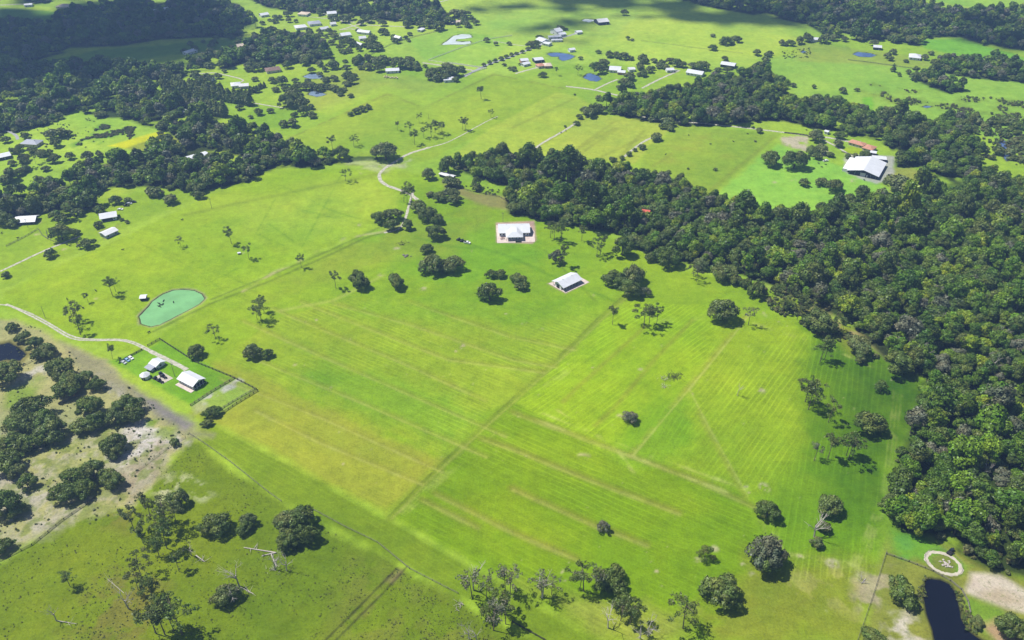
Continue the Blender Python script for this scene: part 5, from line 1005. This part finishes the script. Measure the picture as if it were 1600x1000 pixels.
house(704, 34, 720, 33, 9, 'tan roofed barn at the right end of the far oak line', 'tan_roof', 'dark_wall', 3, 1.5, nwin=2)
house(655, 47, 661, 44, 6, 'small white trailer near the far lane', 'white_roof', 'white_wall', 2.6, .4, nwin=1, name='shed', cat='shed')
house(865, 48, 874, 46, 14, 'tallest white house of the farmstead by the road', 'white_roof', 'white_wall', 5, 2.6, nwin=2); house(872, 53, 882, 51.5, 9, 'pale wing right of the tallest farmstead house', 'white_roof', 'white_wall', 3, 1.5, nwin=2)
house(857, 57, 876, 56, 7, 'long flat white barn in the middle of the farmstead', 'white_roof', 'white_wall', 3, .8, nwin=3, name='barn', cat='barn'); house(862, 62, 878, 61.5, 5, 'lowest narrow white shed of the farmstead', 'white_roof', 'white_wall', 2.5, .5, nwin=2, name='shed', cat='shed')
house(843, 60, 853, 64, 12, 'white house nearest the road corner', 'white_roof', 'white_wall', 4, 2, nwin=3); house(851, 66, 860, 68, 8, 'small white outbuilding touching the asphalt road', 'white_roof', 'white_wall', 3, 1, nwin=2, name='shed', cat='shed')
house(900, 49.5, 908, 48.5, 8, 'small white shed at the far end of the road', 'white_roof', 'white_wall', 2.8, 1, nwin=2, name='shed', cat='shed')
house(932, 32.5, 948, 31, 17, 'pale roofed barn with dark openings beside the far milky pond', 'pale_roof', 'dark_wall', 4, 2.5, nwin=2, name='barn', cat='barn')
house(889, 77, 897, 76, 7, 'little white shed alone on the meadow', 'white_roof', 'white_wall', 3, 1.2, nwin=1, name='shed', cat='shed')
house(813, 93.5, 824, 92.5, 9, 'pale roof with a brick red wall beside the road', 'white_roof', 'red_roof', 3.4, 1.4, nwin=2); house(816, 100, 826, 97.5, 7, 'white lower roof in front of the brick red wall', 'white_roof', 'white_wall', 2.8, 1, nwin=2)
house(834, 92.5, 847, 91, 10, 'white roofed dark walled barn left of the blue pond', 'white_roof', 'dark_wall', 3.6, 1.2, nwin=2, name='barn', cat='barn')
house(839, 102, 849, 100.5, 9, 'left half of the tan brick house', 'red_roof', 'cream_wall', 3, 1.6, True, nwin=2); house(850, 101, 861, 100.5, 11, 'tan and mauve roofed right half of the brick house', 'tan_roof', 'red_roof', 3, 1.8, True, nwin=2)
house(953, 106, 970, 107, 15, 'white roofed house right of the round oaks', 'white_roof', 'white_wall', 3.2, 1.8, nwin=3); house(966, 111, 977, 112, 8, 'white outbuilding with a red end wall', 'white_roof', 'red_roof', 3, 1, nwin=2, name='shed', cat='shed')
house(982, 107, 991, 106.5, 8, 'small white shed right of the white farmhouse', 'pale_roof', 'white_wall', 3, 1, nwin=1, name='shed', cat='shed')
house(1041, 108, 1052, 107.5, 8, 'small white roofed garage at the end of the driveway', 'white_roof', 'white_wall', 3, 1.2, nwin=2, name='garage', cat='garage')
house(1075, 110.5, 1099, 114.5, 12, 'long blue-white metal roofed house beside the wooded belt', 'white_roof', 'white_wall', 3.2, 2.2, nwin=4)
house(1128, 98, 1149, 101, 12, 'long white barn with a dark end wall, above the wooded belt', 'white_roof', 'dark_wall', 3.6, 1.6, nwin=3, name='barn', cat='barn')
house(1365, 72, 1377, 73, 9, 'small pinkish white house with a dark front', 'white_roof', 'dark_wall', 3.4, 1.6, nwin=2); house(1421, 86.5, 1439, 88.5, 15, 'white hip roofed house on the far right pasture', 'white_roof', 'white_wall', 3, 3, True, nwin=3)
house(1268, 61, 1278, 60, 9, 'pale roof under the far tree line', 'white_roof', 'white_wall', 3, 1, nwin=2); house(1299, 2, 1317, 3, 18, 'cream roofed building cut by the top edge', 'tan_roof', 'cream_wall', 4, 1, nwin=3)
house(806, 276, 825, 275, 12, 'white roof half covered by the hammock trees', 'white_roof', 'white_wall', 3.4, 1.8, nwin=3); house(689, 270, 709, 276, 5, 'long grey open shed under the oaks', 'pale_roof', 'dark_wall', 2.8, .6, nwin=2, name='shed', cat='shed')
house(1029, 279, 1039, 280, 6, 'pale pink roof at the edge of the hammock', 'tan_roof', 'cream_wall', 4.5, 1.2, nwin=1, name='shed', cat='shed', zc=5); house(1004, 329, 1015, 331, 5.5, 'bright red roof buried in the hammock canopy', 'scarlet_roof', 'scarlet_roof', 9, 1.2, nwin=0, name='shed', cat='shed', zc=9)
r_, L_ = house(219.5, 463.5, 228, 463, 4.4, 'small white roofed livestock shelter beside the green pond', 'white_roof', 'dark_wall', 2.4, .6, nwin=0, name='shelter', cat='shelter', ov=.5)
part('opening', lambda bm: box(bm, -L_ / 2 + .4, L_ / 2 - .4, -2.26, -2.16, .1, 2.0), 'dark', r_)
house(371.5, 395, 375.5, 394.5, 1.6, 'tiny white salt feeder between two pines', 'white_roof', 'dark_wall', 1.2, .3, nwin=0, name='feeder', cat='feeder', ov=.3, detail=False)

# ------------------------------------------------------------------ vehicles
def vehicle(px, py, ang, kind, paint, label, group=None):
    p = P(px, py); r = empty('parked_' + kind, (p.x, p.y, 0), R(ang)); tag(r, label, kind, group)
    L_, W = (5.4, 2.0) if kind == 'truck' else (4.6, 1.85)
    prof = {'car': [(-2.3, .35), (2.3, .35), (2.3, .8), (1.3, .98), (.6, 1.45), (-1.2, 1.48), (-1.95, 1.0), (-2.3, .95)], 'truck': [(-2.7, .45), (2.7, .45), (2.7, 1.0), (1.5, 1.15), (.95, 1.85), (-.5, 1.87), (-.6, 1.15), (-2.7, 1.15)]}[kind]
    def body(bm):
        ins = lambda z: W / 2 - max(0, (z - 1.0)) * .28
        a_ = [bm.verts.new((x, -ins(z), z)) for x, z in prof]; b_ = [bm.verts.new((x, ins(z), z)) for x, z in prof]; bm.faces.new(a_); bm.faces.new(b_[::-1])
        for i in range(len(prof)): bm.faces.new((a_[i], a_[(i + 1) % len(prof)], b_[(i + 1) % len(prof)], b_[i]))
    part('body', body, paint, r)
    if kind == 'car':
        part('windscreen', lambda bm: slab(bm, (1.28, -.74, 1.03), (1.28, .74, 1.03), (.64, .68, 1.47), (.64, -.68, 1.47), .03), 'glass', r); part('rear_window', lambda bm: slab(bm, (-1.95, -.74, 1.05), (-1.25, -.68, 1.5), (-1.25, .68, 1.5), (-1.95, .74, 1.05), .03), 'glass', r)
        for s in (-1, 1): part('side_window', (lambda bm, s=s: box(bm, -1.2, .8, s * .84 - .03, s * .84 + .03, 1.02, 1.36)), 'glass', r)
    else:
        part('windscreen', lambda bm: slab(bm, (1.46, -.8, 1.2), (1.46, .8, 1.2), (.97, .7, 1.84), (.97, -.7, 1.84), .03), 'glass', r)
        part('cargo_bed', lambda bm: box(bm, -2.55, -.7, -.82, .82, 1.1, 1.17), 'dark', r)
        for s in (-1, 1): part('side_window', (lambda bm, s=s: box(bm, -.4, 1.0, s * .86 - .03, s * .86 + .03, 1.2, 1.7)), 'glass', r)
    for wx in (-L_ * .3, L_ * .3):
        for s in (-1, 1):
            def wheel(bm, wx=wx, s=s):
                k = 10; a_ = [bm.verts.new((wx + .36 * math.cos(6.283 * i / k), s * (W / 2 - .02), .36 + .36 * math.sin(6.283 * i / k))) for i in range(k)]; b_ = [bm.verts.new((v.co.x, v.co.y - s * .24, v.co.z)) for v in a_]
                bm.faces.new(a_); bm.faces.new(b_[::-1])
                for i in range(k): bm.faces.new((a_[i], a_[(i + 1) % k], b_[(i + 1) % k], b_[i]))
            part('wheel', wheel, 'rubber', r)
    return r
vehicle(193.5, 567, -35, 'car', 'car_silver', 'silver car, lowest of three parked by the yard fence'); vehicle(199, 563.3, -35, 'car', 'car_blue', 'light blue car in the middle of three parked cars'); vehicle(204.5, 560.2, -35, 'car', 'car_white', 'white car, uppermost of three parked by the yard fence')
vehicle(235.5, 578, -32, 'truck', 'car_white', 'white pickup truck next to a darker car'); vehicle(242, 575.6, -32, 'car', 'car_dark', 'dark car parked against the white pickup truck')
vehicle(202, 319, 10, 'car', 'car_silver', 'silver car near the dark-porched white house'); vehicle(208, 316.5, 15, 'truck', 'car_dark', 'dark truck above the silver car, left pasture'); vehicle(188, 328, 0, 'car', 'car_white', 'white car parked on grass right of the white house')
vehicle(730, 380, -20, 'truck', 'car_white', 'white-nosed truck at the end of the dark equipment line')
vehicle(1290, 252, 20, 'truck', 'car_white', 'white truck beside the small oaks left of the dark barn'); vehicle(810, 378, 0, 'car', 'car_dark', 'dark car at the lower edge of the pink apron')
for bx_, by_, a_ in ((560, 46.5, 20), (850, 69.5, 30), (374, 135, 10), (1056, 111, 20), (958, 112, 0)): vehicle(bx_, by_, a_, 'car', random.choice(['car_white', 'car_silver']), {560: 'pale car on the village lane', 850: 'pale car beside the asphalt road corner', 374: 'pale car outside the gravel loop house', 1056: 'pale car at the garage end of the driveway', 958: 'pale car outside the house right of the round oaks'}[bx_])
# equipment: tractor shapes on the concrete pad and along the grass
apron('pad', [(238, 592), (254, 600), (271, 591), (255, 582)], z=.1, mat='sand')
def tractor(px, py, ang, label, paint='dark'):
    p = P(px, py); r = empty('tractor', (p.x, p.y, .1), R(ang)); tag(r, label, 'tractor')
    part('body', lambda bm: (box(bm, -.3, 1.9, -.4, .4, .7, 1.35), box(bm, -1.3, -.2, -.6, .6, .6, 1.15)), paint, r)
    part('cab', lambda bm: box(bm, -1.2, -.1, -.62, .62, 1.15, 2.4), 'glass', r)
    for wx, rad in ((-.9, .75), (1.5, .45)):
        for s in (-1, 1):
            def wheel(bm, wx=wx, s=s, rad=rad):
                k = 12; a_ = [bm.verts.new((wx + rad * math.cos(6.283 * i / k), s * .95, rad + rad * math.sin(6.283 * i / k))) for i in range(k)]; b_ = [bm.verts.new((v.co.x, s * .6, v.co.z)) for v in a_]
                bm.faces.new(a_); bm.faces.new(b_[::-1])
                for i in range(k): bm.faces.new((a_[i], a_[(i + 1) % k], b_[(i + 1) % k], b_[i]))
            part('wheel', wheel, 'rubber', r)
    part('implement', lambda bm: box(bm, -3.0, -1.5, -1.1, 1.1, .2, .9), 'dark', r); return r
tractor(245, 593.5, -35, 'dark tractor on the left of the white pad'); tractor(251.5, 597, -35, 'dark machine at the lowest corner of the white pad'); tractor(252, 587, -60, 'dark machine on the top corner of the white pad'); tractor(257, 590, -40, 'greenish dark machine on the right of the white pad')
tractor(719, 376, -20, 'dark farm machine at the left of the equipment line'); tractor(724.5, 378, -15, 'dark farm machine in the middle of the equipment line'); tractor(1486, 862, 40, 'small utility vehicle beside the oval sand ring')
tractor(199, 322, 0, 'low dark machine beside the silver car')

# ------------------------------------------------------------------ fences
def fence(px, label, post='black_wood', hgt=1.3, step=3.0, rails=3, w_=.09, name='fence'):
    pts = PA(px); c = pts.mean(0); r = empty(name, (c[0], c[1], 0)); tag(r, label, 'fence'); P_ = []; R_ = []
    bmp = bmesh.new(); bmr = bmesh.new()
    for i in range(len(pts) - 1):
        a_, b_ = pts[i] - c, pts[i + 1] - c; n = max(1, int(np.linalg.norm(b_ - a_) / step)); pv = None
        for j in range(n + 1):
            q = a_ + (b_ - a_) * j / n; box(bmp, q[0] - w_, q[0] + w_, q[1] - w_, q[1] + w_, 0, hgt + random.uniform(-.05, .08))
        for k in range(rails): z = hgt * (k + 1) / rails - .12; tube(bmr, (a_[0], a_[1], z), (b_[0], b_[1], z), w_ * .75, w_ * .75, 4)
    for nm, bm in (('fence_post', bmp), ('fence_rail', bmr)):
        me = bpy.data.meshes.new(nm); bm.to_mesh(me); bm.free(); me.materials.append(M[post]); o = link(nm, me, r); o['kind'] = 'stuff'
    return r
fence([(231, 541), (250, 530.5), (305, 566), (366, 591), (401, 609)], 'black rail fence down the far side of the fenced yard', w_=.15, hgt=1.5)
fence([(403, 611), (370, 631), (337, 653)], 'dark rail fence closing the lower end of the small paddock', w_=.15, hgt=1.5)
fence([(398, 608.5), (364, 628), (330, 649)], 'inner rail fence beside the lower paddock fence', 'grey_wood', w_=.13)
fence([(366, 591.5), (330, 613), (298, 634)], 'brown fence between the yard lawn and the small paddock', 'brown_roof', w_=.16, hgt=1.5)
fence([(222, 547), (205, 556), (188, 566)], 'black fence beside the three parked cars', w_=.2)
fence([(296, 678), (318, 692), (360, 722), (420, 770), (440, 784)], 'wire fence running off the upper end of the lower left pasture', 'grey_wood', w_=.07, step=4)
fence([(490, 797), (540, 824), (590, 848), (640, 889), (700, 920), (716, 928)], 'dark wire fence right of the double oak', 'grey_wood', w_=.08, step=4)
fence([(800, 972), (850, 1000), (880, 1018)], 'fence leaving the bottom edge below the snags', 'black_wood', w_=.14, step=4)
fence([(0, 877), (50, 852), (100, 812), (150, 778)], 'wire fence along the sandy lot and lower pasture', w_=.12, step=4)
fence([(205, 744), (250, 710), (268, 697), (290, 684)], 'faint wire fence between bare sand and pasture', 'grey_wood', w_=.07, step=4)
fence([(92, 632), (110, 624), (125, 619)], 'pale board fence between the oaks of the sandy lot', 'grey_wood', w_=.2)
fence([(30, 575), (50, 565), (60, 560)], 'short fence above the sandy clearing', 'grey_wood', w_=.1)
fence([(1385, 866), (1420, 878), (1458, 893), (1485, 908), (1502, 922), (1512, 940), (1516, 958)], 'curved grey fence around the dark pond', 'grey_wood', w_=.13)
fence([(1385, 862), (1364, 930), (1340, 1000)], 'straight dark fence down the side of the mown field', 'grey_wood', w_=.06)
fence([(700, 290), (740, 300), (780, 308), (798, 318)], 'weathered fence at the top of the house meadow', 'black_wood', w_=.1)
fence([(1315, 238), (1345, 246), (1316, 266), (1342, 270), (1370, 275)], 'dark pen fence in front of the dark gabled barn', 'black_wood', w_=.15)
fence([(1226, 208), (1245, 210), (1266, 213)], 'black rail fence lining the drive to the terracotta house', w_=.25)
fence([(670, 94), (720, 75), (760, 62), (800, 56)], 'pale rail fence below the U-shaped pond', 'white_wood', w_=.14)
fence([(560, 96), (610, 70), (650, 57), (680, 50)], 'grey fence beside the oak clump near the pale pond', 'grey_wood', w_=.12)
fence([(700, 98), (760, 107), (725, 118)], 'white rail fence at the horse paddock corner', 'white_wood', w_=.16)
fence([(10, 385), (40, 370), (60, 358), (66, 368), (75, 374)], 'cattle pen rails below the cattle barn', 'grey_wood', w_=.12)
fence([(72, 360), (75, 374), (95, 382)], 'short pasture fence ending at the gravel drive', 'grey_wood', w_=.08)
fence([(1325, 94), (1360, 98), (1402, 104), (1475, 114)], 'field fence below the oval blue pond', 'grey_wood', w_=.14)
fence([(1002, 64), (1085, 75), (1160, 84)], 'long faint fence across the top meadow', 'grey_wood', w_=.06)
# round pen rails
c = P(1474, 880); K = 20; ang_ = [i / K * 2 * math.pi for i in range(K + 1)]
r_ = empty('round_pen', (c.x, c.y, 0)); tag(r_, 'round pen of thin rails inside the oval sand ring', 'pen')
bmr = bmesh.new(); rr = 27.5 * pr
for i in range(K):
    for z in (.6, 1.2): tube(bmr, (rr * math.cos(ang_[i]), rr * math.sin(ang_[i]), z), (rr * math.cos(ang_[i + 1]), rr * math.sin(ang_[i + 1]), z), .04, .04, 4)
me = bpy.data.meshes.new('fence_rail'); bmr.to_mesh(me); bmr.free(); me.materials.append(M['grey_wood']); link('fence_rail', me, r_)
# rock pile in the middle of the ring
def pile(px, py, n, spread, s0, s1, label, name, cat, mat='rock'):
    p = P(px, py); r = empty(name, (p.x, p.y, 0)); tag(r, label, cat); bm = bmesh.new()
    for _ in range(n):
        d = random.gauss(0, spread * .5); a_ = random.uniform(0, 6.28); s = random.uniform(s0, s1)
        m_ = Matrix.Translation((d * math.cos(a_), d * math.sin(a_), s * .4)) @ Matrix.Rotation(random.uniform(0, 6), 4, 'Z') @ Matrix.Diagonal((s, s * random.uniform(.5, 1), s * .6, 1))
        bmesh.ops.create_icosphere(bm, subdivisions=1, radius=1, matrix=m_)
    me = bpy.data.meshes.new('rocks'); bm.to_mesh(me); bm.free(); me.materials.append(M[mat]); o = link('rubble', me, r); o['kind'] = 'stuff'; return r
pile(1478, 881, 40, 3.2, .2, .8, 'pale rock heap in the middle of the oval sand ring', 'rock_pile', 'rocks')
pile(634, 401, 30, 3.5, .3, 1.1, 'grey heap of rubble and scrap in the upper meadow', 'rubble_pile', 'rubble', 'grey_wood')
def brush(px, py, n, spread, label, mat='black_wood', L0=2.0):
    p = P(px, py); r = empty('brush_pile', (p.x, p.y, 0)); tag(r, label, 'brush pile'); bm = bmesh.new()
    for _ in range(n):
        x = random.gauss(0, spread * .5); y = random.gauss(0, spread * .35); a_ = random.uniform(0, 6.28); l = L0 * random.uniform(.4, 1.3); z = random.uniform(.1, .9)
        tube(bm, (x, y, z), (x + l * math.cos(a_), y + l * math.sin(a_), z + random.uniform(-.1, 1.0)), .12, .05, 4)
    me = bpy.data.meshes.new('branches'); bm.to_mesh(me); bm.free(); me.materials.append(M[mat]); o = link('branches', me, r); o['kind'] = 'stuff'; return r
brush(1053, 589, 90, 6, 'dark brush pile in the middle of the striped field'); brush(629, 381, 40, 4, 'dark curved heap of branches in the upper meadow')
for q_ in [(1039, 593, 3, 'small pale branches left of the dark brush pile'), (1038, 604, 2.5, 'scattered pale wood below the dark brush pile'), (716, 947, 3, 'small white dead branches in the lower pasture'), (428, 890, 3, 'broken white limbs at the foot of the fallen log')]: brush(q_[0], q_[1], 22, q_[2], q_[3], 'dead_wood', 1.6)
def log(px0, py0, px1, py1, rad, label, nb=5):
    a_ = P(px0, py0); b_ = P(px1, py1); r = empty('fallen_log', a_); tag(r, label, 'log'); d = b_ - a_
    segs = [((0, 0, rad), d + Vector((0, 0, rad * .8)), rad, rad * .55, 7)]
    for i in range(nb):
        s = d * random.uniform(.5, 1.0); e = s + Vector((random.uniform(-4, 4), random.uniform(-4, 4), random.uniform(.5, 2.2))); segs.append((s + Vector((0, 0, rad)), e, rad * .4, rad * .12, 5))
    link('log', trunk_mesh('log', segs, M['dead_wood']), r)
log(430, 864, 381, 856, .36, 'long fallen dead log lying in the lower left pasture', 4); log(432, 864, 409, 869, .35, 'shorter dead limb crossing the fallen log', 3); log(424, 866, 432, 886, .3, 'dead limb running down from the fallen log', 3)
log(306, 868, 320, 878, .3, 'fallen pale branch beside the dead snag', 5); log(88, 970, 120, 975, .2, 'thin fallen branch at the small bleached snag', 3); log(194, 927, 168, 905, .12, 'spray of shattered pale twigs above the leaning trunk', 12); log(376, 918, 396, 928, .25, 'fallen limb beside the tall forked white tree', 7)
log(1352, 905, 1346, 912, .25, 'pale uprooted stump beside the straight dark fence', 5)
# ------------------------------------------------------------------ poles
def pole(px, py, hpx, label, arm=True):
    p = P(px, py); dep = PITCH + math.atan((py - 500) / F); h = hpx * MPP(px, py) / math.cos(dep); r = empty('utility_pole', (p.x, p.y, 0)); tag(r, label, 'utility pole')
    link('post', trunk_mesh('post', [((0, 0, 0), (0, 0, h), .17, .11, 7)], M['grey_wood']), r)
    if arm: part('crossarm', lambda bm: box(bm, -1.1, 1.1, -.08, .08, h - .9, h - .7), 'grey_wood', r)
    return r
pole(273, 588, 20, 'wooden pole between the white pad and the fenced farmhouse'); pole(786, 347, 15, 'utility pole behind the big white house'); pole(71, 497, 18, 'lone pole in the left paddock above the drive', False); pole(331, 326, 16, 'pole at the top edge of the left paddock'); pole(44, 356, 14, 'pole in the cattle pen below the cattle barn')
pole(669, 204, 12, 'thin pole in the long upper pasture', False); pole(670, 186, 8, 'short thin pole in the upper pasture', False); pole(559, 224, 10, 'thin dark pole beside the oak at the pasture neck', False)
# ------------------------------------------------------------------ cattle
def cow_mesh():
    bm = bmesh.new(); rings = [(-1.0, .95, .12, .2), (-.95, .98, .28, .34), (-.6, .95, .33, .40), (0, .90, .36, .44), (.5, .95, .31, .40), (.8, 1.08, .22, .30), (1.05, 1.2, .15, .20), (1.3, 1.22, .14, .17), (1.55, 1.1, .1, .12), (1.68, 1.03, .07, .08)]
    prev = None; k = 8
    for x, z, ry, rz_ in rings:
        cur = [bm.verts.new((x, ry * math.cos(6.283 * i / k), z + rz_ * math.sin(6.283 * i / k))) for i in range(k)]
        if prev:
            for i in range(k): bm.faces.new((prev[i], prev[(i + 1) % k], cur[(i + 1) % k], cur[i]))
        else: bm.faces.new(cur[::-1])
        prev = cur
    bm.faces.new(prev)
    for x in (-.75, .6):
        for s in (-1, 1): tube(bm, (x, s * .2, .85), (x + (.03 if x < 0 else 0), s * .2, .4), .12, .07, 6); tube(bm, (x + (.03 if x < 0 else 0), s * .2, .4), (x, s * .2, 0), .07, .06, 6)
    for s in (-1, 1): tube(bm, (1.2, s * .1, 1.36), (1.15, s * .3, 1.4), .05, .02, 4)
    tube(bm, (-1.0, 0, 1.15), (-1.12, 0, .5), .03, .02, 4)
    me = bpy.data.meshes.new('cow'); bm.to_mesh(me); bm.free(); me.materials.append(M['cow']); me.polygons.foreach_set('use_smooth', [True] * len(me.polygons)); return me
CM = cow_mesh()
for pts_, z_, lb, gr in [([(248.5, 474), (251, 476.5), (255.5, 470), (254.5, 475), (248.5, 478.5), (250, 479), (271, 472)], -.75, 'black cow standing belly deep in the green algae pond', 'cows wading in the green pond'),
    ([(135, 187), (137, 188.5), (141, 189), (139, 186), (147, 190.5), (152, 203), (72, 194.5), (75, 194), (61, 199), (68, 199), (59, 204), (85, 191), (90, 195), (134, 231), (120, 227)], 0, 'dark cow grazing in the upper left meadow', 'cows in the upper left meadow'),
    ([(28.5, 372.5), (121, 381), (105, 383), (110, 384.5), (3, 365)], 0, 'dark cow near the gravel drive on the left', 'cows near the left drive'),
    ([(1076, 212), (1146, 222), (1168, 210), (1110, 226), (1040, 242), (896, 245), (877, 208), (884, 205), (1279, 256), (1284, 262), (1230, 259), (1350, 282), (1290, 258), (1262, 199), (1260, 204)], 0, 'dark cow grazing on the right-hand pastures', 'cows on the right-hand pastures'),
    ([(105, 468), (130, 482), (150, 455), (285, 344), (192, 391), (233, 520)], 0, 'dark cow lying in the paddock left of the green pond', 'cows in the paddock near the green pond')]:
    for x, y in pts_:
        p = P(x, y); o = link('cow', CM, None, (p.x, p.y, z_), random.uniform(0, 6.28)); tag(o, lb, 'cow', gr); o.scale = (.95,) * 3
for i, (x, y) in enumerate([(601, 121), (604, 122), (607, 121.5), (610, 122.5), (613, 122), (616, 123), (619, 122), (621, 123.5), (604, 120)]):
    p = P(x, y); bm = bmesh.new(); tube(bm, (-.7, 0, .75), (.7, 0, .75), .75, .75, 12); me = bpy.data.meshes.new('hay_bale'); bm.to_mesh(me); bm.free(); me.materials.append(M['hay'])
    o = link('hay_bale', me, None, (p.x, p.y, 0), random.uniform(0, 3)); tag(o, 'round pale hay bale in the short row on the upper pasture', 'hay bale', 'row of hay bales on the upper pasture'); o.scale = (1.2,) * 3
# ------------------------------------------------------------------ clouds whose shade lies over the far country
m, t, out = newmat('cloud'); df = t.nodes.new('ShaderNodeBsdfDiffuse'); df.inputs[0].default_value = (.85, .85, .87, 1); t.links.new(df.outputs[0], out.inputs[0]); M['cloud'] = m
def cloud(shade_px, label, alt=2600, thick=.28, core=7, fringe=10):
    off = Vector((SUN_AZ[0], SUN_AZ[1], 0)) * (alt / math.tan(R(SUN_EL))); bm = bmesh.new(); rng = random.Random(len(shade_px))
    for (x, y, rm) in shade_px:
        c = P(x, y) + off
        for k in range(core):
            a_ = rng.uniform(0, 6.28); d = rm * rng.uniform(.1, .75); r = rm * rng.uniform(.3, .6)
            m_ = Matrix.Translation((c.x + d * math.cos(a_), c.y + d * math.sin(a_), alt + rng.uniform(0, .3) * rm)) @ Matrix.Diagonal((r * 1.2, r * .9, r * thick * 2, 1)); bmesh.ops.create_icosphere(bm, subdivisions=2, radius=1, matrix=m_)
        for k in range(fringe):
            a_ = rng.uniform(0, 6.28); d = rm * rng.uniform(.75, 1.4); r = rm * rng.uniform(.06, .16)
            m_ = Matrix.Translation((c.x + d * math.cos(a_), c.y + d * math.sin(a_), alt + rng.uniform(0, .1) * rm)) @ Matrix.Diagonal((r * 1.4, r, r * .5, 1)); bmesh.ops.create_icosphere(bm, subdivisions=1, radius=1, matrix=m_)
    me = bpy.data.meshes.new('cloud'); bm.to_mesh(me); bm.free(); me.materials.append(M['cloud']); me.polygons.foreach_set('use_smooth', [True] * len(me.polygons)); o = link('cloud', me); tag(o, label, 'cloud', kind='stuff')
cloud([(20, 60, 110), (100, 50, 110), (190, 45, 100), (270, 38, 90), (20, 100, 90), (90, 92, 80), (160, 88, 80), (225, 80, 80), (300, 60, 70), (20, 128, 45), (80, 118, 45), (140, 115, 40), (330, 52, 35), (-60, 80, 130), (-60, 40, 140), (120, 22, 100), (210, 20, 100), (290, 18, 70)], 'broad cumulus bank shading the far left woods')
cloud([(880, 35, 26), (850, 45, 30), (820, 48, 18), (900, 42, 20), (865, 60, 14), (920, 33, 18), (905, 66, 14), (930, 56, 10)], 'small broken cloud shading the road farmstead', core=2, fringe=16)
cloud([(960, 3, 70), (1020, 10, 60), (1080, 14, 60), (1140, 20, 55), (1190, 26, 40), (900, 2, 60), (1230, 34, 30), (1290, 28, 45), (1370, 40, 40), (1580, 60, 50), (1520, 45, 40), (790, 10, 30), (760, 14, 26)], 'ragged cloud street shading the far top meadow', core=3, fringe=22)
# ------------------------------------------------------------------ haze: one closed box of thin air round land and camera
bm = bmesh.new(); box(bm, -3200, 3200, -900, 6200, -3, H + 6); me = bpy.data.meshes.new('haze'); bmesh.ops.recalc_face_normals(bm, faces=bm.faces[:]); bm.to_mesh(me); bm.free()
m, t, out = newmat('haze'); pv = t.nodes.new('ShaderNodeVolumePrincipled'); pv.inputs['Color'].default_value = (.34, .56, 1, 1); pv.inputs['Density'].default_value = .00017; pv.inputs['Anisotropy'].default_value = .2
t.links.new(pv.outputs[0], out.inputs['Volume']); me.materials.append(m); o = link('haze', me); tag(o, kind='stuff')
print('done', round(time.time() - T0, 1))
